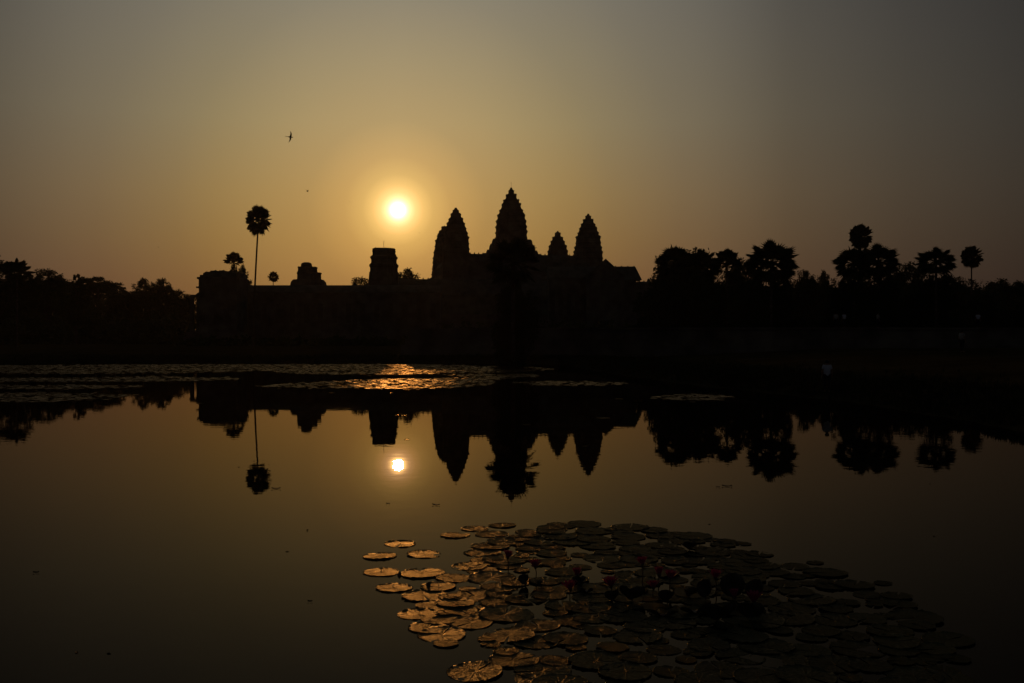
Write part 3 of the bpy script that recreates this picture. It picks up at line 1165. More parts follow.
# trees that only show as the black mass of the wood
FILL = 'dark tree merged into the black mass of the far wood'
kinds = ['bushy_a', 'bushy_b', 'round_a']
for i in range(13):
    tree(kinds[i % 3], -30 + i * 17 + rng.uniform(-5, 5), rng.uniform(289, 295) if i > 4 else rng.uniform(276, 286), rng.uniform(370, 440), FILL, group='trees of the far wood', wide=.85)
for i in range(24):
    px = 645 + i * 17 + rng.uniform(-6, 6)
    tree(kinds[i % 2], px, rng.uniform(280, 287), rng.uniform(300, 420), FILL, group='trees of the far wood', wide=.95)
for i in range(9):
    px = 660 + i * 45 + rng.uniform(-8, 8)
    tree(kinds[i % 2], px, rng.uniform(286, 292), rng.uniform(180, 220), FILL, group='trees of the far wood', wide=.9)

# shrubs and saplings along the foot of the wood: nobody could count them
rr = np.random.RandomState(9)
V, F = [], []


def scrub(n, x0, x1, d0, d1, h0, h1):
    for _ in range(n):
        dd = rr.uniform(d0, d1)
        px = rr.uniform(x0, x1)
        x = (px - 512) / FOC * dd
        h = rr.uniform(h0, h1)
        c0 = np.array([x, dd, .7])
        m = 34
        p = rr.normal(size=(m, 3)) * np.array([1.6, 1.0, .28 * h])
        p[:, 2] = np.abs(rr.uniform(0, 1, m)) * h * np.exp(-np.abs(p[:, 0]) * .22)
        for c in p:
            u = rr.normal(size=3)
            u /= np.linalg.norm(u)
            v = np.cross(u, rr.normal(size=3))
            v /= np.linalg.norm(v)
            s = rr.uniform(.35, .8)
            q = c0 + c
            b0 = len(V)
            V.extend([tuple(q - u * s), tuple(q - v * s * .5), tuple(q + u * s), tuple(q + v * s * .5)])
            F.append((b0, b0 + 1, b0 + 2, b0 + 3))


scrub(420, -60, 190, 300, 345, 5, 12)
scrub(520, 655, 1090, 210, 250, 5, 11)
scrub(260, 440, 660, 262, 282, 3, 8)
scrub(160, 190, 450, 240, 250, 1, 3)
me = bpy.data.meshes.new('undergrowth')
me.from_pydata(V, [], F)
me.materials.append(M['leaf'])
tag(link_mesh('undergrowth', me), 'dark scrub along the foot of the wood and the temple', 'undergrowth', kind='stuff')

# grass on the banks
V, F = [], []


def tuft(x, y, z, h):
    for q in range(5):
        a = rr.uniform(0, 6.28)
        ln = rr.uniform(.2, .6) * h
        w = .012 + .02 * h
        bx_, by_ = x + rr.normal() * .06, y + rr.normal() * .06
        u = np.array([math.cos(a), math.sin(a)])
        pr = np.array([-u[1], u[0]])
        hh = h * rr.uniform(.6, 1.1)
        b0 = len(V)
        V.extend([(bx_ - pr[0] * w, by_ - pr[1] * w, z - .03), (bx_ + pr[0] * w, by_ + pr[1] * w, z - .03),
                  (bx_ + u[0] * ln * .4 + pr[0] * w * .7, by_ + u[1] * ln * .4 + pr[1] * w * .7, z + hh * .65),
                  (bx_ + u[0] * ln * .4 - pr[0] * w * .7, by_ + u[1] * ln * .4 - pr[1] * w * .7, z + hh * .65),
                  (bx_ + u[0] * ln, by_ + u[1] * ln, z + hh)])
        F.append((b0, b0 + 1, b0 + 2, b0 + 3))
        F.append((b0 + 3, b0 + 2, b0 + 4))


n = 9000
ys = rr.uniform(16, 112, n) ** 1.0
xs = np.zeros(n)
sx = np.array([p[0] for p in SHORE[1:9]])
sy = np.array([p[1] for p in SHORE[1:9]])
xs = np.interp(ys, sy, sx) + np.abs(rr.normal(size=n)) * 3.2
zs = ground_z(xs, ys)
for x, y, z in zip(xs, ys, zs):
    if z > .02:
        tuft(x, y, z, rr.uniform(.08, .32))
n = 4200
xs = rr.uniform(-75, 6, n)
ys = 106 + np.abs(rr.normal(size=n)) * 3
zs = ground_z(xs, ys)
for x, y, z in zip(xs, ys, zs):
    if z > .02:
        tuft(x, y, z, rr.uniform(.12, .4))
me = bpy.data.meshes.new('grass')
me.from_pydata(V, [], F)
me.materials.append(M['grass'])
tag(link_mesh('grass', me), 'rough grass along the pond banks', 'grass', kind='stuff')


# ------------------------------------------------------------------ lily pads
def in_poly(x, y, poly):
    c = False
    n = len(poly)
    for i in range(n):
        x0, y0 = poly[i]
        x1, y1 = poly[(i + 1) % n]
        if (y0 > y) != (y1 > y) and x < (x1 - x0) * (y - y0) / (y1 - y0) + x0:
            c = not c
    return c


def pad_mesh(seed):
    """unit-radius lily pad: slit disc, toothed and slightly lifted rim, puckered blade, with thickness"""
    rr = random.Random(seed)
    n, rings = 56, (0, .18, .42, .66, .86, .96, 1.0)
    slit = R(rr.uniform(5, 16))
    ph = [rr.uniform(0, 6.28) for _ in range(4)]
    lift = rr.uniform(.004, .03)
    curl = [rr.choice((0, 0, .2, .6, 1)) * rr.uniform(.012, .04) for _ in range(n + 1)]
    bites = [(rr.uniform(.5, 5.8), rr.uniform(.05, .16), rr.uniform(.06, .3)) for _ in range(rr.choice((0, 0, 1, 2, 3)))]
    V, F = [], []
    for sgn in (1, -1):
        for k, q in enumerate(rings):
            for i in range(n + 1):
                a = slit * (.35 + .65 * (1 - q)) + (2 * math.pi - 2 * slit * (.35 + .65 * (1 - q))) * i / n
                rad = q * (1 + .035 * math.sin(2 * a + ph[0]) + .02 * math.sin(3 * a + ph[1]))
                if k == len(rings) - 1:
                    rad *= 1 + (.022 if i % 2 else -.012)
                for ba, bw, bd in bites:
                    rad *= 1 - bd * max(0, 1 - abs(a - ba) / bw) * q ** 6
                z = .010 * math.sin(3 * a + ph[2]) * q * q + .005 * math.sin(7 * a + ph[3]) * q ** 3 + lift * max(0, (q - .8) / .2) ** 1.5 - .02 * (1 - q) ** 2
                z += curl[i] if k == len(rings) - 1 else 0
                z += (0 if sgn > 0 else -.014)
                V.append((rad * math.cos(a), rad * math.sin(a), z))
    m = (n + 1) * len(rings)
    for k in range(len(rings) - 1):
        for i in range(n):
            p = k * (n + 1) + i
            qd = (p, p + n + 1, p + n + 2, p + 1)
            F.append(qd)
            F.append(tuple(m + x for x in qd[::-1]))
    last = (len(rings) - 1) * (n + 1)
    for i in range(n):
        F.append((last + i, m + last + i, m + last + i + 1, last + i + 1))
    me = bpy.data.meshes.new('lily_pad')
    me.from_pydata(V, [], F)
    me.materials.append(M['pad'])
    me.polygons.foreach_set('use_smooth', [True] * len(F))
    return me


PADS = [pad_mesh(s) for s in range(14)]
placed = []
GP = 'lily pads floating in the near patch'


def put_pad(px, py, wpx, label, tilt=None, group=GP, z=None):
    p = WATER(px, py)
    r = wpx / 2 * p.y / FOC
    o = link_mesh('lily_pad', PADS[rng.randrange(14)])
    o.location = (p.x, p.y, rng.uniform(.003, .012) if z is None else z)
    t = tilt if tilt is not None else rng.gauss(0, .8)
    o.rotation_euler = (R(t), R(rng.gauss(0, 1.0)), rng.uniform(0, 6.28))
    o.rotation_mode = 'ZXY'
    o.scale = (r, r, r)
    tag(o, label, 'lily pad', group)
    placed.append((p.x, p.y, r))
    return o


NAMED = [
    (400.2, 544.2, 31, 'small curled sunlit pad, farthest of the few loose golden ones'),
    (379.9, 556.3, 33, 'golden sunlit pad with dark near half at the loose tip of the patch'),
    (424.2, 554.5, 35, 'sunlit pad floating alone on the patch side of the curled golden one'),
    (381.8, 572.5, 36, 'golden sunlit pad touching a dark bud at the outer edge of the patch'),
    (422.3, 573.5, 44, 'wide golden pad with toothed rim among the loose sunlit ones'),
    (393.9, 588.1, 36, 'bright golden pad just outside the sunlit edge of the patch'),
    (455.5, 535.4, 30, 'loose brownish pad alone near the far edge of the patch'),
    (475.0, 529.0, 27, 'small pad with lifted dark rim at the far edge of the patch'),
    (491.6, 534.4, 33, 'flat pad at the far edge touching the one with a lifted dark rim'),
    (504.3, 542.2, 36, 'flat brown pad with open water on its near side'),
    (504.3, 559.8, 48, 'large pad behind the stem of the lone first blossom'),
    (469.0, 566.6, 36, 'amber pad with bright beads on its far rim, at the fringe of open water'),
    (453.5, 578.4, 36, 'amber pad overlapping the large round one with a dark rim'),
    (491.6, 578.4, 50, 'large round pad with a dark rim in front of the first blossom'),
    (438.0, 587.0, 37, 'golden brown pad tucked under a neighbour beside a dark bud'),
    (424.2, 596.0, 45, 'broad golden pad with a dark curved crease on the sunlit edge'),
    (418.4, 614.5, 40, 'golden pad, outermost on the sunlit edge beside open dark water'),
    (442.0, 635.0, 50, 'golden pad at the near end of the sunlit edge'),
    (594.0, 531.5, 37, 'smooth oval pad at the far edge between two others'),
    (630.0, 527.6, 37, 'oval pad farthest out at the middle of the far edge'),
    (475.0, 672.0, 58, 'reddish brown pad alone in the corner of open water nearest the camera'),
    (815.0, 563.0, 17, 'sliver of a pad floating off the dim side of the patch'),
    (883.0, 583.5, 18, 'small loose pad at the dim outer end of the patch'),
    (742.0, 544.0, 18, 'small pale pad at the far dim corner of the patch'),
]
for px, py, w, lb in NAMED:
    put_pad(px, py, w, lb, z=.006)
EXTRA = [(440, 619, 40), (475, 596, 45), (471, 623, 45), (506, 615, 55), (504, 594, 40), (526, 599, 44), (502.3, 525.6, 27), (525.8, 532, 22), (557, 524.6, 20),
         (628.4, 537.3, 34), (551, 532.5, 30), (572.7, 542, 40), (603, 558.8, 40), (663.5, 535.4, 38), (726, 542, 22), (437, 606, 42), (455, 603, 40), (428, 628, 40)]
DIM = 'dim olive lily pad lying in the crowded shaded mat'
for px, py, w in EXTRA:
    put_pad(px, py, w, DIM)
POLY = [(432, 612), (448, 590), (462, 575), (480, 552), (500, 540), (525, 528), (560, 523), (640, 525), (700, 537), (755, 550), (800, 566), (850, 578), (888, 590), (925, 612),
        (952, 645), (965, 690), (965, 720), (500, 720), (512, 660), (470, 648), (425, 645), (418, 625)]
tries = 0
while len(placed) < 286 and tries < 60000:
    tries += 1
    gap = .66 if tries < 9000 else .58 if tries < 20000 else .48
    d = rng.uniform(7.6, 15.1)
    py = HOR + CAM_H / d * FOC
    px = rng.uniform(400, 970)
    if not in_poly(px, py, POLY):
        continue
    x = (px - 512) / FOC * d
    r = rng.uniform(.16, .27) if rng.random() < .75 else rng.uniform(.08, .16)
    if any((x - a) ** 2 + (d - c) ** 2 < (gap * (r + q)) ** 2 for a, c, q in placed):
        continue
    put_pad(px, py, 2 * r * FOC / d, DIM)

# far mats of pads: one mass per the whole pond
BANDS = [
    [(-40, 366), (60, 365.2), (250, 364.6), (420, 364.4), (535, 367.5), (556, 369.5), (520, 372), (480, 373.2), (400, 374.8), (300, 374.5), (265, 371), (200, 373), (80, 374), (-40, 374.5)],
    [(-40, 378), (60, 378.6), (150, 376.6), (242, 378), (235, 380.6), (120, 382.4), (30, 382), (-40, 383)],
    [(-40, 386), (60, 385.5), (150, 386.2), (120, 388.8), (40, 389.6), (-40, 390)],
    [(-40, 392), (30, 392.5), (80, 394), (140, 395), (112, 399.5), (60, 402), (20, 402.5), (-40, 404)],
    [(256, 386.5), (300, 383), (360, 380.2), (430, 378.6), (480, 377.0), (500, 379), (490, 385), (455, 388.4), (380, 389.2), (300, 388.8)],
    [(440, 375.4), (480, 374.2), (538, 374.3), (535, 377), (500, 379.5), (470, 377.5)],
    [(510, 382.6), (560, 381.2), (628, 381.8), (622, 385), (590, 386.4), (540, 385.6)],
    [(646, 398.2), (670, 395), (720, 394.8), (732, 397.5), (722, 400.6), (680, 401)],
]
V, F = [], []
rp = np.random.RandomState(4)


def far_pad(x, y, r, tmax=3.2):
    n = 8
    a0 = rp.uniform(0, 6.28)
    sx_, sy_ = math.tan(R(rp.normal() * tmax)), math.tan(R(rp.normal() * tmax))
    z0 = .015 + abs(sx_) * r + abs(sy_) * r + rp.uniform(0, .01)
    top, bot = [], []
    for i in range(n):
        a = a0 + 2 * math.pi * i / n
        dx, dy = r * math.cos(a), r * math.sin(a)
        top.append((x + dx, y + dy, z0 + dx * sx_ + dy * sy_))
        bot.append((x + dx * .96, y + dy * .96, z0 + dx * sx_ + dy * sy_ - .012))
    b0 = len(V)
    V.extend(top + bot)
    F.append(tuple(range(b0, b0 + n)))
    for i in range(n):
        j = (i + 1) % n
        F.append((b0 + n + i, b0 + n + j, b0 + j, b0 + i))


for poly in BANDS:
    pw = [WATER(*p) for p in poly]
    x0, x1 = min(p.x for p in pw), max(p.x for p in pw)
    y0, y1 = min(p.y for p in pw), max(p.y for p in pw)
    step = .34
    for i in range(int((x1 - x0) / step) + 1):
        for j in range(int((y1 - y0) / step) + 1):
            x = x0 + i * step + rp.uniform(-.12, .12)
            y = y0 + j * step + rp.uniform(-.12, .12)
            px, py = 512 + x / y * FOC, HOR + CAM_H / y * FOC
            edge = rp.normal() * .35
            if not in_poly(px + rp.normal() * 2, py + edge * .6, poly):
                continue
            hole = math.sin(x * .55 + 2 * math.sin(y * .31)) * math.cos(y * .42 + 1.7 * math.sin(x * .23))
            if rp.uniform() < (.10 + .75 * max(0, hole - .15)):
                continue
            far_pad(x, y, rp.uniform(.13, .23))
me = bpy.data.meshes.new('lily_pads')
me.from_pydata(V, [], F)
me.materials.append(M['far_pad'])
tag(link_mesh('lily_pads', me), 'thin mats of distant lily pads in strips along the far shore', 'lily pads', kind='stuff')
# single pads adrift in front of the far strips
DRIFT = [(392.5, 378.4, 3, 'single sunlit pad between the two glowing strips'), (391, 393, 4, 'lone sunlit pad just in front of the glowing near strip'),
         (397.5, 415.3, 4.5, 'glinting pad adrift beside the flat topped tower reflection'), (404, 415.6, 5, 'second glinting pad close to the first, toward the temple reflection'), (407, 439.5, 6, 'lone glinting pad just above the mirrored sun'),
         (332, 393, 7, 'dull pad adrift in front of the near strip'), (619, 399, 8, 'pale pad alone between two dim strips'), (603, 418.5, 14, 'pale sliver of pads in the temple reflection'),
         (585, 446.5, 6, 'tiny pad lying in the mirrored corner tower'), (527, 425, 9, 'dull pad in front of the mirrored central palm'), (200, 403.4, 8, 'dull pad adrift by the mirrored library')]
for px, py, w, lb in DRIFT:
    put_pad(px, py, w, lb, group='single pads adrift')


# ------------------------------------------------------------------ blossoms, upright leaves, buds
def blossom_mesh(seed, closed=0.0):
    """unit-height cup of pointed petals"""
    rr = random.Random(seed)
    V, F = [], []
    for layer, (n, spread, ln) in enumerate(((8, .78, 1.0), (8, .5, 1.0), (6, .26, .92))):
        spread *= 1 - closed * .75
        for i in range(n):
            a = 2 * math.pi * (i + .5 * layer) / n + rr.uniform(-.12, .12)
            sp = spread * rr.uniform(.85, 1.15)
            u = Vector((math.cos(a), math.sin(a), 0))
            s = Vector((-u.y, u.x, 0))
            rows = []
            for t, w in ((0, .05), (.3, .13), (.6, .15), (.85, .08), (1, .0)):
                c = u * (sp * t ** 1.15) + Vector((0, 0, ln * (t - .18 * t * t * sp)))
                rows.append((c - s * w + u * .03, c, c + s * w + u * .03))
            for thick in (0, .02):
                b0 = len(V)
                for q in rows:
                    V.extend(tuple(p - u * thick) for p in q)
                for k in range(len(rows) - 1):
                    for j in range(2):
                        p = b0 + k * 3 + j
                        F.append((p, p + 1, p + 4, p + 3))
    me = bpy.data.meshes.new('petals')
    me.from_pydata(V, [], F)
    me.materials.append(M['petal'])
    return me


BLOOM = [blossom_mesh(1), blossom_mesh(2), blossom_mesh(3, .5)]


def lily(px, py_top, py_base, label, wpx=12, kind=None, lean=0.0):
    p = WATER(px + lean, py_base)
    k = p.y / FOC
    h = (py_base - py_top) * k
    o = empty('water_lily', (p.x, p.y, 0))
    tag(o, label, 'water lily', 'water lilies among the pads')
    fh = wpx * .78 * k
    b = MB()
    b.tube([(0, 0, -.12), (rng.uniform(-.01, .01), 0, h * .3), (-lean * k, 0, h - fh * .95)], [.007, .006, .006], 6)
    b.build('stem', M['stem'], o)
    c = link_mesh('petals', BLOOM[rng.randrange(2) if kind is None else kind], o, (-lean * k, 0, h - fh))
    s = wpx * k / 1.5
    c.scale = (s, s, fh)
    c.rotation_euler = (R(rng.uniform(-8, 8)), R(rng.uniform(-8, 8)), rng.uniform(0, 6))
    b = MB()
    b.lathe([(-.06, .02), (0, .16), (.2, .28), (.35, .2)], 8)
    q = b.build('sepals', M['stem'], o, (-lean * k, 0, h - fh))
    q.scale = (s * .8, s * .8, fh)
    return o


for a in [
    (507.8, 549.5, 573, 'first magenta lily standing alone over the large pad', 12, 0),
    (535.5, 558.5, 578.5, 'magenta lily beside an upturned dark leaf, next after the first', 13, 1),
    (577.5, 567, 583, 'broad dark lily rising just behind another bloom', 14, 2),
    (570.5, 579.5, 598, 'magenta lily in front of the broad dark one', 15, 0),
    (611, 575.5, 594, 'low magenta lily midway between the pair and the tall one', 16, 1),
    (642.5, 555.8, 588, 'tallest magenta lily on a long straight stem', 13, 0),
    (659, 566, 586, 'magenta lily close beside the tallest one', 14, 2),
    (670, 569, 592, 'lily leaning against its neighbour beside the tallest', 14, 1),
    (653.5, 579.5, 597, 'lower lily under the pair beside the tallest', 13, 0),
    (715.5, 568.5, 592, 'lily rising over the clump of upright dark leaves', 14, 1),
    (735, 588, 606, 'lily half hidden within the upright dark leaves', 14, 2),
    (754, 590, 608, 'brightest magenta lily at the outer side of the upright leaves', 17, 1),
]:
    lily(a[0], a[1], a[2], a[3], a[4], a[5])


def upright_leaf(px, top, base, wpx, label, fold=.5, rz=0, tilt=0):
    """a young pad held above the water, folded along its midrib"""
    p = WATER(px, base)
    k = p.y / FOC
    h, w = (base - top) * k, wpx * k / 2
    b = MB()
    rows = 7
    cols = 9
    V, F = [], []
    for s_ in (0, 1):
        for i in range(rows):
            t = i / (rows - 1)
            ww = w * math.sin(math.pi * (.12 + .80 * t)) ** .7
            for j in range(cols):
                u = -1 + 2 * j / (cols - 1)
                V.append((u * ww, (abs(u) ** 1.5) * ww * fold * 1.2 + .015 * math.sin(5 * t + 3 * u) + s_ * .004, h * (.12 + .88 * t) + .02 * w * math.sin(7 * u) - abs(u) ** 2 * h * .08 * t))
    m = rows * cols
    for i in range(rows - 1):
        for j in range(cols - 1):
            q = i * cols + j
            F.append((q, q + 1, q + cols + 1, q + cols))
            F.append((m + q, m + q + cols, m + q + cols + 1, m + q + 1))
    o = empty('raised_leaf', (p.x, p.y, 0), rz)
    tag(o, label, 'lily leaf', 'lily leaves held up above the water')
    b.add(V, F)
    blade = b.build('blade', M['dark_leaf'], o, smooth=True)
    blade.rotation_euler = (R(tilt), 0, 0)
    b = MB()
    b.tube([(0, .01, -.1), (0, .012, h * .3)], .006, 6)
    b.build('stem', M['stem'], o)
    return o


for a in [
    (526, 573.5, 586, 12, 'folded dark leaf next to the second lily', .9, .6, 10),
    (690, 540.5, 549.5, 14, 'dark folded leaf standing alone near the far edge of the patch', .4, .2, 25),
    (586, 587, 592.5, 14, 'low dark leaf lying half open behind the front pair of lilies', .3, .1, 60),
    (632, 584, 601, 27, 'wide dark leaf below the tallest lily', .5, -.3, 30),
    (613, 590, 602, 16, 'dark leaf at the foot of the low lily', .7, .4, 25),
    (668, 588, 603, 20, 'dark leaf under the pair of lilies beside the tallest', .6, .5, 25),
    (689, 586.5, 597, 18, 'dark pointed leaf in the gap before the upright clump', .7, -.8, 35),
    (706, 578, 600, 17, 'upright dark leaf with a glowing tip on the sun side of the clump', .6, .3, 8),
    (733, 572, 600, 25, 'tallest upright dark leaf of the clump', .5, -.1, 5),
    (756, 577.5, 602, 21, 'rounded upright dark leaf at the outer side of the clump', .5, .35, 10),
    (718, 598, 622, 36, 'broad dark leaf leaning at the front of the clump', .4, .1, 35),
    (751, 600, 620, 27, 'dark leaf drooping at the front outer corner of the clump', .4, -.2, 20),
    (693, 605, 613, 28, 'flat dark leaf on the water before the clump', .3, .15, 65),
    (663, 611, 616, 30, 'long dark curled leaf on the water nearest the camera side of the clump', .3, -.1, 68),
    (580, 576, 585, 14, 'dark leaf stub between the front pair of lilies', .7, .3, 15),
]:
    upright_leaf(*a)


def bud(px, py, base, wpx, label, mat='bud'):
    p = WATER(px, base)
    k = p.y / FOC
    o = empty('lily_bud', (p.x, p.y, 0))
    tag(o, label, 'lily bud', 'lily buds')
    h = (base - py) * k
    w = wpx * k / 2
    b = MB()
    b.lathe([(h - w * 2.6, w * .3), (h - w * 1.8, w), (h - w * .8, w * .7), (h, .001)], 9)
    b.build('tip', M[mat], o, smooth=True)
    b = MB()
    b.tube([(0, 0, -.1), (0, 0, h - w * 2.4)], .006, 6)
    b.build('stem', M['stem'], o)


bud(646.2, 576.5, 590, 4.5, 'pale bud catching light beside the tallest lily stem')
bud(702, 579, 592, 4.5, 'orange lit bud at the tip of the upright leaf')
bud(659, 609, 614, 4, 'pale bud low before the clump of leaves')
bud(399.5, 571, 575, 5, 'dark bud between the two wide golden pads', 'stem')
bud(428.5, 581.5, 586, 5, 'dark bud beside the golden brown pad', 'stem')

# pale fading bloom lying by the second lily
p = WATER(539.5, 586)
o = link_mesh('faded_bloom', blossom_mesh(9))
o.data.materials.clear()
o.data.materials.append(material('faded_petals', (.16, .13, .08), (.28, .23, .15), 20, .7, .2))
o.location = (p.x, p.y, .02)
o.scale = (.10, .10, .05)
tag(o, 'pale faded bloom resting on the pads at the foot of the second lily', 'faded flower')

# ------------------------------------------------------------------ drifting leaves
for px, py, w, lb in ((276, 489, 9, 'thin dead leaf floating beside the mirrored lone palm'), (727, 486.5, 10, 'dark dead leaf floating past the mirrored trees'), (718, 487.5, 4, 'small dead leaf trailing the larger one'),
                      (36, 573, 6, 'tiny dead leaf alone on the dark near water'), (436, 505.3, 8, 'thin leaf afloat below the mirrored sun, toward the patch'), (388, 504, 4, 'speck of leaf afloat just below the mirrored sun'), (310, 602, 5, 'speck of leaf on the dark water beside the golden pads')):
    p = WATER(px, py)
    r = w / 2 * p.y / FOC
    b = MB()
    V = []
    for s_ in (0, -.006):
        for i in range(7):
            t = -1 + i / 3
            ww = (1 - t * t) * r * .42
            V += [(t * r, -ww, .012 + .1 * r * t * t + s_), (t * r, ww, .016 + .2 * r * t * t + s_)]
    fs = [(2 * i, 2 * i + 2, 2 * i + 3, 2 * i + 1) for i in range(6)] + [(14 + 2 * i, 15 + 2 * i, 17 + 2 * i, 16 + 2 * i) for i in range(6)]
    b.add(V, fs)
    o = b.build('dead_leaf', M['litter'], None, (p.x, p.y, 0))
    o.rotation_euler = (0, 0, rng.uniform(-.3, .3))
    tag(o, lb, 'dead leaf', 'dead leaves on the water')


for i in range(11):
    py = rng.uniform(405, 660)
    px = rng.uniform(10, 1000)
    if in_poly(px, py, POLY) or (px > 640 and py < 470):
        continue
    p = WATER(px, py)
    if shore_signed(np.array([p.x]), np.array([p.y]))[0] > -1.5 or any(math.hypot(p.x - a, p.y - c) < q + .1 for a, c, q in placed):
        continue
    r = rng.uniform(.012, .035)
    b = MB()
    b.add([(-r, 0, .004), (0, -r * .5, .008), (r * 1.3, 0, .005), (0, r * .5, .009), (-r, 0, .001), (0, -r * .5, .003), (r * 1.3, 0, .002), (0, r * .5, .003)], [(0, 1, 2, 3), (7, 6, 5, 4), (0, 4, 5, 1), (1, 5, 6, 2), (2, 6, 7, 3), (3, 7, 4, 0)])
    o = b.build('floating_speck', M['litter'], None, (p.x, p.y, 0))
    o.rotation_euler = (0, 0, rng.uniform(0, 6.28))
    tag(o, 'tiny speck of debris lying on the open water', 'debris', 'specks of debris on the water')


# ------------------------------------------------------------------ people
def body(verts, edges, radii, mat, name, parent):
    me = bpy.data.meshes.new(name)
    me.from_pydata(verts, edges, [])
    o = bpy.data.objects.new(name, me)
    col.objects.link(o)
    md = o.modifiers.new('skin', 'SKIN')
    md.use_smooth_shade = True
    sv = me.skin_vertices[0].data
    for i, r in enumerate(radii):
        rx, ry = r if isinstance(r, tuple) else (r, r)
        sv[i].radius = (rx, ry)
        sv[i].use_root = i == 0
    o.modifiers.new('sub', 'SUBSURF').levels = 1
    o.modifiers['sub'].render_levels = 1
    dg = bpy.context.evaluated_depsgraph_get()
    m2 = bpy.data.meshes.new_from_object(o.evaluated_get(dg))
    bpy.data.objects.remove(o)
    m2.materials.clear()
    m2.materials.append(mat)
    return link_mesh(name, m2, parent)


def skeleton(pose):
    V, E, Rr = [], [], []

    def add(p, r, parent=None):
        V.append(p)
        Rr.append(r)
        if parent is not None:
            E.append((parent, len(V) - 1))
        return len(V) - 1
    P = pose
    pel = add(P['pelvis'], .15)
    sp = add(P['spine'], .125, pel)
    ch = add(P['chest'], .145, sp)
    nk = add(P['neck'], .055, ch)
    h1 = add(P['head'], .075, nk)
    h2 = add(P['crown'], .09, h1)
    add(P['top'], .05, h2)
    for s in (-1, 1):
        sh = add(P['shoulder'](s), .062, ch)
        el = add(P['elbow'](s), .045, sh)
        wr = add(P['wrist'](s), .028, el)
        dv = (Vector(P['wrist'](s)) - Vector(P['elbow'](s))).normalized()
        pm = add(tuple(Vector(P['wrist'](s)) + dv * .08), (.035), wr)
        sd = Vector((0, 1, 0)) if abs(dv.y) < .8 else Vector((1, 0, 0))
        for j, ln in enumerate((.07, .085, .08, .06)):
            b0 = Vector(V[pm]) + dv * .03 + sd * (.030 - .02 * j)
            f1 = add(tuple(b0), .009, pm)
            f2 = add(tuple(b0 + dv * ln * .6), .008, f1)
            add(tuple(b0 + dv * ln + Vector((-.02 * s, 0, 0))), .007, f2)
        t1 = add(tuple(Vector(V[wr]) + dv * .04 + sd * .045), .010, wr)
        add(tuple(Vector(V[wr]) + dv * .085 + sd * .06), .008, t1)
        hp = add(P['hip'](s), .095, pel)
        kn = add(P['knee'](s), .06, hp)
        an = add(P['ankle'](s), .038, kn)
        add(P['toe'](s), .035, an)
    return V, E, Rr


STAND = dict(pelvis=(0, 0, .92), spine=(0, 0, 1.08), chest=(0, .01, 1.3), neck=(0, .01, 1.46), head=(0, -.01, 1.53), crown=(0, -.005, 1.61), top=(0, 0, 1.67),
             shoulder=lambda s: (.17 * s, .01, 1.38), elbow=lambda s: (.24 * s, .03, 1.1), wrist=lambda s: (.25 * s, -.04, .86),
             hip=lambda s: (.09 * s, 0, .86), knee=lambda s: (.1 * s, -.02, .48), ankle=lambda s: (.1 * s, .02, .08), toe=lambda s: (.11 * s, -.14, .04))

def person(loc, rz, pose, shirt, label, hem=0.0):
    o = empty('person', loc, rz)
    tag(o, label, 'person', 'people by the pond and on the causeway')
    V, E, Rr = skeleton(pose)
    bd = body(V, E, Rr, M['skin'], 'body', o)
    P = pose
    # shirt over torso and upper arms
    sv = [tuple(Vector(P['pelvis']) - Vector((0, 0, hem))), P['spine'], P['chest'], tuple(Vector(P['chest']).lerp(Vector(P['neck']), .6))]
    se = [(0, 1), (1, 2), (2, 3)]
    sr = [.19, .185, .19, .09]
    for s in (-1, 1):
        sv += [P['shoulder'](s), tuple(Vector(P['shoulder'](s)).lerp(Vector(P['elbow'](s)), .7))]
        se += [(2, len(sv) - 2), (len(sv) - 2, len(sv) - 1)]
        sr += [.082, .066]
    body(sv, se, sr, shirt, 'shirt', o)
    tv = [P['pelvis']]
    te, tr = [], [.165]
    for s in (-1, 1):
        b0 = len(tv)
        tv += [P['hip'](s), P['knee'](s), tuple(Vector(P['knee'](s)).lerp(Vector(P['ankle'](s)), .9))]
        te += [(0, b0), (b0, b0 + 1), (b0 + 1, b0 + 2)]
        tr += [.115, .078, .06]
    body(tv, te, tr, M['trousers'], 'trousers', o)
    # hair cap, and a face
    hc = Vector(P['crown'])
    b = MB()
    b.lathe([(-.05, .098), (.0, .112), (.04, .10), (.07, .07), (.09, .01)], 12)
    hair = b.build('hair', M['hair'], o, hc + Vector((0, .016, .0)), smooth=True)
    b = MB()
    b.lathe([(-.10, .07), (-.05, .10), (0, .105)], 12)
    b2 = MB()
    b2.v = [(x, max(y, -.02), z) for x, y, z in b.v]
    b2.f = b.f
    bh = b2.build('hair', M['hair'], o, hc + Vector((0, .02, .0)), smooth=True)
    b = MB()
    b.loft([[(-.012, -.085, -.03), (.012, -.085, -.03), (.004, -.085, .03), (-.004, -.085, .03)], [(-.008, -.112, -.028), (.008, -.112, -.028), (.003, -.095, .025), (-.003, -.095, .025)]])
    for s in (-1, 1):
        b.box(s * .035 - .014, s * .035 + .014, -.094, -.07, .012, .022)
    b.build('face', M['skin'], o, hc + Vector((0, -.005, -.03)))
    return o


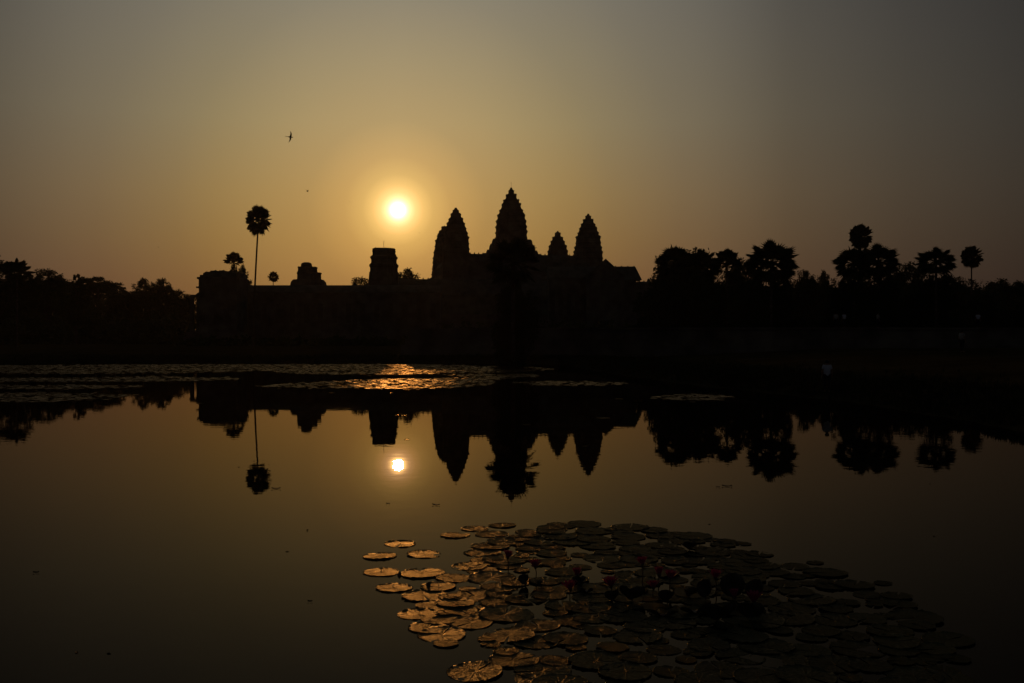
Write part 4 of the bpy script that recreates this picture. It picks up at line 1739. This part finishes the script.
dS = 46.2
xS = (827 - 512) / FOC * dS
person((xS, dS, gz(xS, dS) - .02), R(180 - 8), STAND, M['shirt'], 'person in a long pale blue shirt standing at the water edge below the bank', .2).scale = (.9, .9, .9)
pc = causeway_top
for px, rz, sh, lb in ((836, 160, 'shirt2', 'first of two close figures in white tops on the causeway'), (844, 200, 'shirt', 'second of two close figures on the causeway, in a bluish top'),
                       (878, 90, 'shirt2', 'lone figure in a white top midway along the causeway'), (978, 170, 'shirt', 'figure in a pale top at the far outer end of the causeway')):
    v = pc(px)
    person(v, R(rz), STAND, M[sh], lb)
dW = 74
xW = (962 - 512) / FOC * dW
person((xW, dW, gz(xW, dW)), R(120), STAND, M['shirt2'], 'figure in a pale top walking on the lawn before the causeway')


# ------------------------------------------------------------------ birds
def swift(loc, span, rot, label, flap=.15):
    o = empty('bird', loc)
    tag(o, label, 'bird', 'birds in the sky')
    b = MB()
    s = span
    b.loft([[(x, y * r, z * r) for y, z in ((1, 0), (.7, .7), (0, 1), (-.7, .7), (-1, 0), (-.7, -.7), (0, -1), (.7, -.7))]
            for x, r in ((-.30 * s, .004 * s), (-.15 * s, .03 * s), (0, .05 * s), (.13 * s, .045 * s), (.19 * s, .03 * s), (.23 * s, .005 * s))])
    for sg in (-1, 1):
        b.add([(-.24 * s, 0, .004 * s), (-.24 * s, 0, -.004 * s), (-.42 * s, sg * .06 * s, 0), (-.34 * s, sg * .012 * s, 0)], [(0, 2, 3), (1, 3, 2), (0, 3, 1)])
    bd = b.build('body', M['bird'], o, smooth=True)
    for sg in (-1, 1):
        b = MB()
        rows = []
        for t in (0, .2, .45, .7, 1.0):
            x = .09 * s + .05 * s * math.sin(t * 2.2) - .20 * s * t ** 2.2
            c = .15 * s * (1 - t) ** .7 + .008 * s
            y = sg * (.02 + .48 * t) * s
            z = flap * s * t * (1.2 - t)
            rows.append([(x, y, z + .006 * s), (x - c * .5, y, z + .010 * s), (x - c, y, z), (x - c * .5, y, z - .006 * s)])
        b.loft(rows)
        b.build('wing', M['bird'], o)
    o.rotation_euler = rot
    return o


swift(W(290.2, 137, 36), .46, (R(78), R(6), R(4)), 'dark swift with swept wings gliding high over the lone palm')
swift(W(307.3, 191, 120), .75, (R(40), R(40), R(20)), 'tiny bird just below the gliding swift')
swift(W(158.5, 247.2, 180), .5, (R(20), 0, R(30)), 'tiny bird low over the far wood')
swift(W(350, 202, 170), .42, (R(30), 0, R(70)), 'speck of a bird close to the sun')
swift(W(419.3, 232.8, 190), .42, (R(30), 0, R(120)), 'speck of a bird between the sun and the corner tower')
swift(W(762, 221, 190), .45, (R(20), 0, R(-30)), 'speck of a bird over the big round headed palm')
swift(W(732, 217, 190), .42, (R(25), 0, R(10)), 'speck of a bird over the thin palm of the clump')
